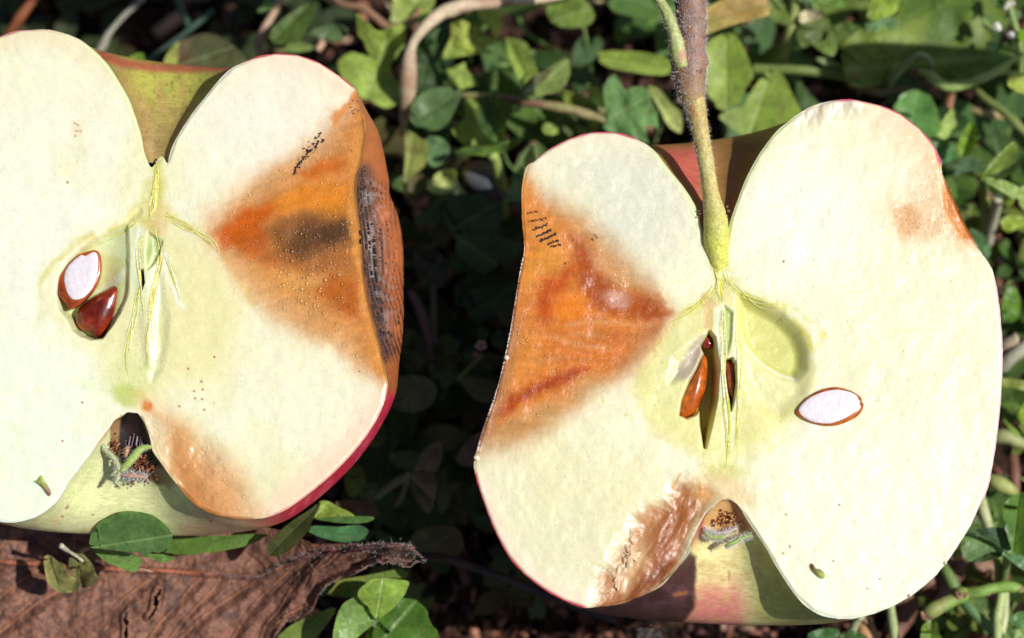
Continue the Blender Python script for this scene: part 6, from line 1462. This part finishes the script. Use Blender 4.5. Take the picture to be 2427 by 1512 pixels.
SIDE = [z5l((1420,950),(1330,1010),(1180,1120),(960,1310),(800,1400),(600,1512),(300,1700)), z6l((560,940),(430,1040),(300,1120),(150,1220),(0,1340)) + z5l((1700,1480),(1500,1620),(1300,1800)),
        z6l((860,860),(780,940),(600,1090),(480,1220),(400,1330),(300,1512),(220,1700)), z6l((1070,800),(960,920),(860,1020),(790,1130),(720,1260),(620,1370),(560,1512),(520,1640)),
        z6l((1560,725),(1420,760),(1300,830),(1200,900),(1120,980),(1000,1160)), z6l((1880,740),(1800,780),(1740,840)), z6l((940,1225),(860,1270),(780,1310),(700,1380),(640,1460)),
        z5l((640,1040),(500,1090),(300,1220),(120,1360),(0,1450),(-300,1640)), z5l((420,860),(300,900),(150,1010),(0,1130),(-300,1350)), z5l((0,860),(-200,1000)), z5l((1850,950),(1720,1100),(1560,1280),(1400,1480),(1250,1700)),
        z6l((200,930),(120,1060),(0,1180)) + z5l((1640,1420),(1450,1700)), z6l((620,860),(560,790),(430,700),(320,620),(250,520)), z6l((760,820),(735,760),(728,700)), z5l((1300,880),(1100,800),(900,640)), z5l((700,840),(500,700),(350,560)), z6l((990,750),(960,690),(930,650)),
        z6l((1300,700),(1180,820),(1060,900),(980,1050))]
dm_ = ldist(DX, DY, MID)
below = DY > np.interp(DX, [p[0] for p in MID], [p[1] for p in MID])
ds = np.full(DX.shape, 1e9); 
for q in SIDE: ds = np.minimum(ds, ldist(DX + 1.5 * fbm(DX, DY, 30, 2, 5), DY, q))
# net of fine veins: cell borders of a jittered lattice
def cells(x, y, sc, sd):
    u, v = x / sc, y / sc; iu, iv = np.floor(u).astype(int), np.floor(v).astype(int)
    d1 = np.full(x.shape, 9.); d2 = np.full(x.shape, 9.)
    for a in (-1, 0, 1):
        for b in (-1, 0, 1):
            cu, cv = iu + a, iv + b
            jx = _LAT[(cu + sd) & 255, cv & 255]; jy = _LAT[cu & 255, (cv + sd * 3) & 255]
            d = np.hypot(cu + jx - u, cv + jy - v)
            d2 = np.where(d < d1, d1, np.minimum(d2, d)); d1 = np.minimum(d1, d)
    return d2 - d1
net1 = cells(DX + 6 * fbm(DX, DY, 30, 2, 7), DY * 1.0 + DX * .5, 30, 3); net2 = cells(DX, DY, 11, 9)
# tears
TEAR1 = z5l((1340,925),(1400,960),(1470,1010),(1500,1040)); TEAR2 = [(380,1393),(384,1400),(378,1412),(374,1420),(377,1430),(372,1444),(364,1458),(353,1471),(350,1468),(362,1450),(366,1436),(367,1424),(368,1412),(374,1402)]
TEAR3 = [(308,1443),(303,1452),(300,1466),(304,1474),(303,1490),(305,1530),(297,1530),(296,1500),(298,1484),(294,1472),(297,1456)]
tw = fbm(DX, DY, 9, 2, 77) * 1.6
hole = (sdist(DX + tw, DY, TEAR2) < -0.2) | (sdist(DX + tw, DY, TEAR3) < -0.2)
dz = 17.5 + 16.0 * ss(560, 1010, DX) - 1.0 * ss(1400, 1550, DY)
dz = dz + 1.5 * fbm(DX, DY, 240, 3, 310) + 0.7 * fbm(DX, DY, 70, 3, 311) + .3 * fbm(DX, DY, 28, 3, 312)
dz += np.where(below, 1, .6) * 0.9 * (ss(0, 26, np.minimum(ds, 40)) - 1) * -1 * -1
dz += 0.22 * (1 - ss(1.0, 4.5, ds)) + 0.55 * (1 - ss(3.5, 9, dm_)) + .10 * (1 - ss(.0, .12, net1)) + .04 * (1 - ss(0, .15, net2)) + .10 * fbm(DX, DY, 8, 3, 313)
# folded, buckled end on the right
buck = ss(560, 760, DX)
dz += buck * np.where(below, 1.0, 0) * (3.0 * np.abs(np.sin((DX * .8 + DY * .9) * .030)) + ss(.75, 1, DV) * 2.2 - ss(.3, .75, DV) * 2.4)
dz += -0.5 * ss(0, 14, 14 - np.abs(sdist(DX, DY, TEAR2))) + 0.9 * (1 - ss(0, 10, np.abs(sdist(DX + 5, DY, TEAR3)))) + 0.9 * (1 - ss(0, 9, np.abs(sdist(DX + 6, DY + 4, TEAR2))))
dz += ss(.93, 1, DV) * 1.2 * fbm(DX, DX * 0, 40, 3, 315)
PV = at(DX, DY, dz * .001)
cl = np.repeat((lin('#8e624e') / KSUN)[None], len(DX), 0)
def lay2(c, m, h): return c * (1 - m[:, None]) + (lin(h) / KSUN)[None] * m[:, None]
cl = lay2(cl, ss(-.3, .6, fbm(DX, DY, 110, 4, 320)) * .55, '#a8785e')
cl = lay2(cl, ss(0, .7, fbm(DX, DY, 45, 4, 321)) * .55, '#7c5848')
cl = lay2(cl, ss(-.05, .5, fbm(DX, DY, 8, 3, 323)) * .6, '#5c4038')
cl = lay2(cl, ss(.1, .5, fbm(DX, DY, 20, 4, 324)) * .55, '#463634')
cl = lay2(cl, (1 - ss(0, .10, net1)) * .35, '#5e4036')
cl = lay2(cl, buck * .4, '#7a5040')
cl = lay2(cl, (1 - ss(2.5, 8, ds)) * .45, '#54392e')  # shadow beside the side veins, painted as a darker band
cl = lay2(cl, (1 - ss(0.8, 2.8, ds)) * .85 * ss(-.6, .3, fbm(DX, DY, 60, 3, 326)), '#b27654')
cl = lay2(cl, (1 - ss(5, 10, dm_)) * .7, '#3e2c28')
cl = lay2(cl, (1 - ss(3.0, 6.5, dm_)) * .9 * (1 - ss(640, 760, DX)), '#b06a4c')
cl = lay2(cl, (1 - ss(4, 10, dm_)) * .9 * ss(640, 760, DX), '#5a3030')
cl = lay2(cl, (1 - ss(0, 3, ldist(DX, DY, TEAR1))) * .9, '#241814')
cl = lay2(cl, ss(880, 960, DX) * .6, '#6a5a50')
cl = lay2(cl, (1 - ss(0, 4, np.abs(sdist(DX, DY, TEAR2)))) * .6, '#c08a68')
F = grid_faces(NU, NV)[:, ::-1]
keep = ~hole[F].any(1)
M_DEAD = plain('dead_leaf', (1, 1, 1), 0.62, 3600, 0.22, 0.00005, spec=0.3, attr=True)
root = empty('dead_leaf', at(300, 1420, .017)[0], 'large brown dead leaf with torn slits lying under the left half', 'leaf')
o = mesh_obj('blade', PV, F[keep], M_DEAD, root, col=cl)
sm = o.modifiers.new('thickness', 'SOLIDIFY'); sm.thickness = 0.00018; sm.offset = -1
QM = spline([(p[0], p[1]) for p in MID if p[0] > 470], 160)
k_ = [int(np.argmin((DX - a) ** 2 + (DY - b) ** 2)) for a, b in QM]
PM = PV[k_]; PM = np.stack([np.convolve(np.pad(PM[:, i], 4, 'edge'), np.ones(9) / 9, 'valid') for i in range(3)], -1) + np.array([0, 0, .0001])
RM = np.interp(QM[:, 0], [470, 650, 900, 990], [2, 4, 9, 8]) * PX
V, F = tube_geo(PM, RM, 10); q = proj(V); f = ss(-.3, .4, fbm(q[0], q[1], 20, 3, 330))[:, None]
mesh_obj('midrib', V, F, M_ATTR, root, col=alb('#7c4c44')[None] * (1 - f) + alb('#4c3430')[None] * f)
g = Geo()
for _ in range(800):
    i = min(int(RNG.beta(1.6, .8) * 159), 159); r = RM[i]
    hair(g, PM[i] + np.array([RNG.normal(0, r * .5), RNG.normal(0, r * .8), r * .6]), RNG.normal(0, 1, 3) + np.array([0, 0, .5]), .0007 * RNG.uniform(.4, 1.3), .000013)
for _ in range(800):
    i = RNG.integers(int(NU * .66), NU); j = NV - 1 - int(abs(RNG.normal(0, 12))) if RNG.random() < .45 else RNG.integers(int(NV * .1), NV)
    p = PV[i * NV + max(j, 0)]; hair(g, p, RNG.normal(0, 1, 3) + np.array([0, 0, .3]), .0005 * RNG.uniform(.4, 1.3), .000011)
g.build('leaf_fuzz', M_FUZZ, root)['kind'] = 'stuff'
# thin pale thread lying on it
stem('thread', 'short thin pale thread on the dead leaf beside the clover', [(325,1352,20.5,1.2),(332,1349,21,1.2),(345,1351,21,1.1),(363,1356,20.5,1)], '#e0d0b0', n=24, ns=5, cat='thread')
stem('dry_stalk', 'dark woody stalk running from the dead leaf tip under the right half', [(975,1312,30,9),(1010,1318,26,10),(1050,1322,16,11),(1140,1350,14,12),(1240,1385,12,12),(1350,1430,11,12),(1460,1470,10,11)], '#4a3830', n=60, ns=10, cat='stalk', col2='#2e2624')
leaf('withered_leaf', 'dark shrivelled leaf scrap at the bottom edge left of the right half basin', [(1490,1490),(1530,1484),(1560,1492),(1572,1520),(1560,1560),(1520,1540),(1500,1510)], 14, (1495,1492), (1565,1550), '#4a4444', mat=M_DULL, wave=1.5)

# ==================================================================
#   GROUND COVER that fills the gaps, and root threads
# ==================================================================
M_COVER = leaf_material('ground_cover', 14, .6, .5, rough=.5, transl=.25)
def cover(name, n, region, zr, cols, size, avoid=None):
    V = []; F = []; C = []; U = []; LV = []; R = []; base = 0; m = 12
    for _ in range(n):
        px, py = RNG.uniform(region[0], region[2]), RNG.uniform(region[1], region[3])
        z = RNG.uniform(*zr); c0 = at(px, py, z)[0]; a0 = RNG.uniform(0, 6.28); col = alb(cols[RNG.integers(len(cols))]) * RNG.uniform(.6, 1.2) * np.array([1.35, 1.15, .72])
        s_ = size * RNG.uniform(.6, 1.3)
        for k in range(3):
            ph = a0 + k * 2.09 + RNG.normal(0, .2); tl = RNG.normal(0, .35); d = np.array([math.cos(ph), math.sin(ph), tl]); w = np.array([-math.sin(ph), math.cos(ph), RNG.normal(0, .25)])
            t = np.linspace(0, 2 * math.pi, m, endpoint=False)
            uu = (.5 - .5 * np.cos(t)) * (1 + RNG.normal(0, .10, m)); ww = np.sin(t) * .42 * (.6 + .5 * uu)
            wv = RNG.uniform(.25, .5); ww = ww * wv / .42; rim = c0 + s_ * (uu[:, None] * d + ww[:, None] * w + (np.abs(ww) * RNG.uniform(0, .5))[:, None] * np.array([0, 0, 1]))
            mid = c0 + s_ * (uu[:, None] * d)
            V += [rim, mid]; F += [(base + i, base + (i + 1) % m, base + m + (i + 1) % m, base + m + i) for i in range(m)]
            C += [np.repeat(col[None], 2 * m, 0)]; U += [uu, uu]; LV += [np.sign(ww), ww * 0]; R += [np.zeros(m), np.ones(m)]; base += 2 * m
    o = mesh_obj(name, np.concatenate(V), np.array(F), M_COVER, None, col=np.concatenate(C), extra={'lu': np.concatenate(U), 'lv': np.concatenate(LV), 'rim': np.concatenate(R)})
    tag(o, kind='stuff')
cover('ground_cover', 90, (850, 300, 1400, 1500), (-.006, .008), ['#44603c', '#54684a', '#5c5c44', '#3a5438'], .0062)
cover('ground_cover_upper', 34, (1000, -150, 2560, 420), (-.006, .008), ['#5c8448', '#4c7444', '#6c8c4c', '#3f6440'], .0098)
cover('ground_cover_right', 60, (2150, 350, 2560, 1650), (-.006, .006), ['#4c7440', '#5c8448', '#6c8044'], .0056)
cover('ground_cover_corner', 34, (-150, -150, 1000, 200), (-.012, -.002), ['#3c4c34', '#4c4c3c', '#344834'], .0064)
g = Geo()
for _ in range(150):
    x, y = RNG.uniform(900, 2560), RNG.uniform(-60, 420)
    if RNG.random() < .3: x, y = RNG.uniform(2180, 2520), RNG.uniform(300, 1600)
    a = RNG.uniform(0, 6.28); L = RNG.uniform(50, 170); z0 = RNG.uniform(-.006, .004)
    q = [(x, y, z0)]
    for k in range(3): a += RNG.normal(0, .3); q.append((q[-1][0] + math.cos(a) * L / 3, q[-1][1] + math.sin(a) * L / 3, z0 + (k + 1) * RNG.uniform(0, .003)))
    Q = spline(q, 9); P = at(Q[:, 0], Q[:, 1], Q[:, 2]); T = np.gradient(P, axis=0); T /= np.linalg.norm(T, axis=1)[:, None]
    sd = np.cross(T, [0, RNG.normal(0, .3), 1.0]); w = PX * RNG.uniform(3, 8) * np.sin(np.linspace(.5, 3.05, 9))[:, None]
    V = np.concatenate([P - sd * w, P + sd * w, P - np.array([0, 0, .0002])]); F = [(i, i + 1, 19 + i, 18 + i) for i in range(8)] + [(18 + i, 19 + i, 10 + i, 9 + i) for i in range(8)]
    g.add(V, F, alb(random.choice(['#7c9a50', '#8aa45c', '#b0a070', '#64823c', '#c4b08a', '#94744c'])))
o = g.build('grass_blades', M_ATTR, None); tag(o, kind='stuff')
g = Geo()
for _ in range(260):
    if RNG.random() < .6: x, y = RNG.uniform(960, 1500), RNG.uniform(1330, 1540)
    else: x, y = RNG.uniform(900, 2500), RNG.uniform(-50, 1500)
    a = RNG.uniform(0, 6.28); L = RNG.uniform(20, 90)
    p0 = at(x, y, .0)[0]; z = float(soil_z(np.array([p0[0]]), np.array([p0[1]]))[0]) + .0015
    q = [(x, y, z)]
    for k in range(4): a += RNG.normal(0, .5); q.append((q[-1][0] + math.cos(a) * L / 4, q[-1][1] + math.sin(a) * L / 4, z + RNG.uniform(0, .003)))
    Q = spline(q, 8); V, F = tube_geo(at(Q[:, 0], Q[:, 1], Q[:, 2]), PX * RNG.uniform(.8, 2.2), 4); g.add(V, F, alb(random.choice(['#8a5040', '#6a3c30', '#a87858', '#5a4030'])))
o = g.build('root_threads', M_ATTR, None); tag(o, kind='stuff')

# ---- two unseen leaves added out of frame, shaped to throw shade into view
def shade_leaf(name, target, zt, h, parent=None, label=None, cat=None, col='mid'):
    """a leaf at height h whose shadow (at height zt) covers the measured outline"""
    L = spline(target, 60, closed=True); P = at(L[:, 0], L[:, 1], zt)
    sv = np.array(sdir); P = P + sv[None] * ((h - zt) / sv[2])
    c = P.mean(0); d = P[np.argmax(np.linalg.norm(P - c, axis=1))] - c; ln = np.linalg.norm(d); d = d / ln
    u = (P - c) @ d; mid = c[None] + d[None] * (u * .94)[:, None]
    ts = [0, .25, .5, .75, 1.0]; V = []; 
    for t in ts:
        q = mid + (P - mid) * t; q[:, 2] += .003 * t * t + .002 * np.sin(u * 300 / 5); V.append(q)
    V = np.concatenate(V); n = 60; F = [(i * n + j, i * n + (j + 1) % n, (i + 1) * n + (j + 1) % n, (i + 1) * n + j) for i in range(4) for j in range(n)]
    uu = np.tile((u / ln + 1) / 2, 5); lv = np.repeat(ts, n) * np.tile(np.sign((P - mid) @ np.cross(d, [0, 0, 1])), 5)
    o = mesh_obj(name, V, F, M_LEAF, parent, col=np.repeat(alb(GRN.get(col, col))[None], len(V), 0), extra={'lu': uu, 'lv': lv, 'rim': np.repeat(1 - np.array(ts), n)})
    if label: tag(o, label, cat)
    q = proj(V); pass
    return o
shade_leaf('added_shade_blade', [(-120,-30),(100,-110),(350,-130),(560,-60),(655,20),(640,75),(560,100),(400,100),(200,90),(0,60)], -.008, .115, APR['root'])  # unseen leaf added to darken the upper left ground
shade_leaf('added_shade_leaf', [(1985,120),(2120,108),(2260,112),(2420,130),(2450,185),(2330,218),(2150,212),(2020,195)], .015, .095, None, 'unseen leaf added beyond the right edge to shade the very large leaf', 'leaf')
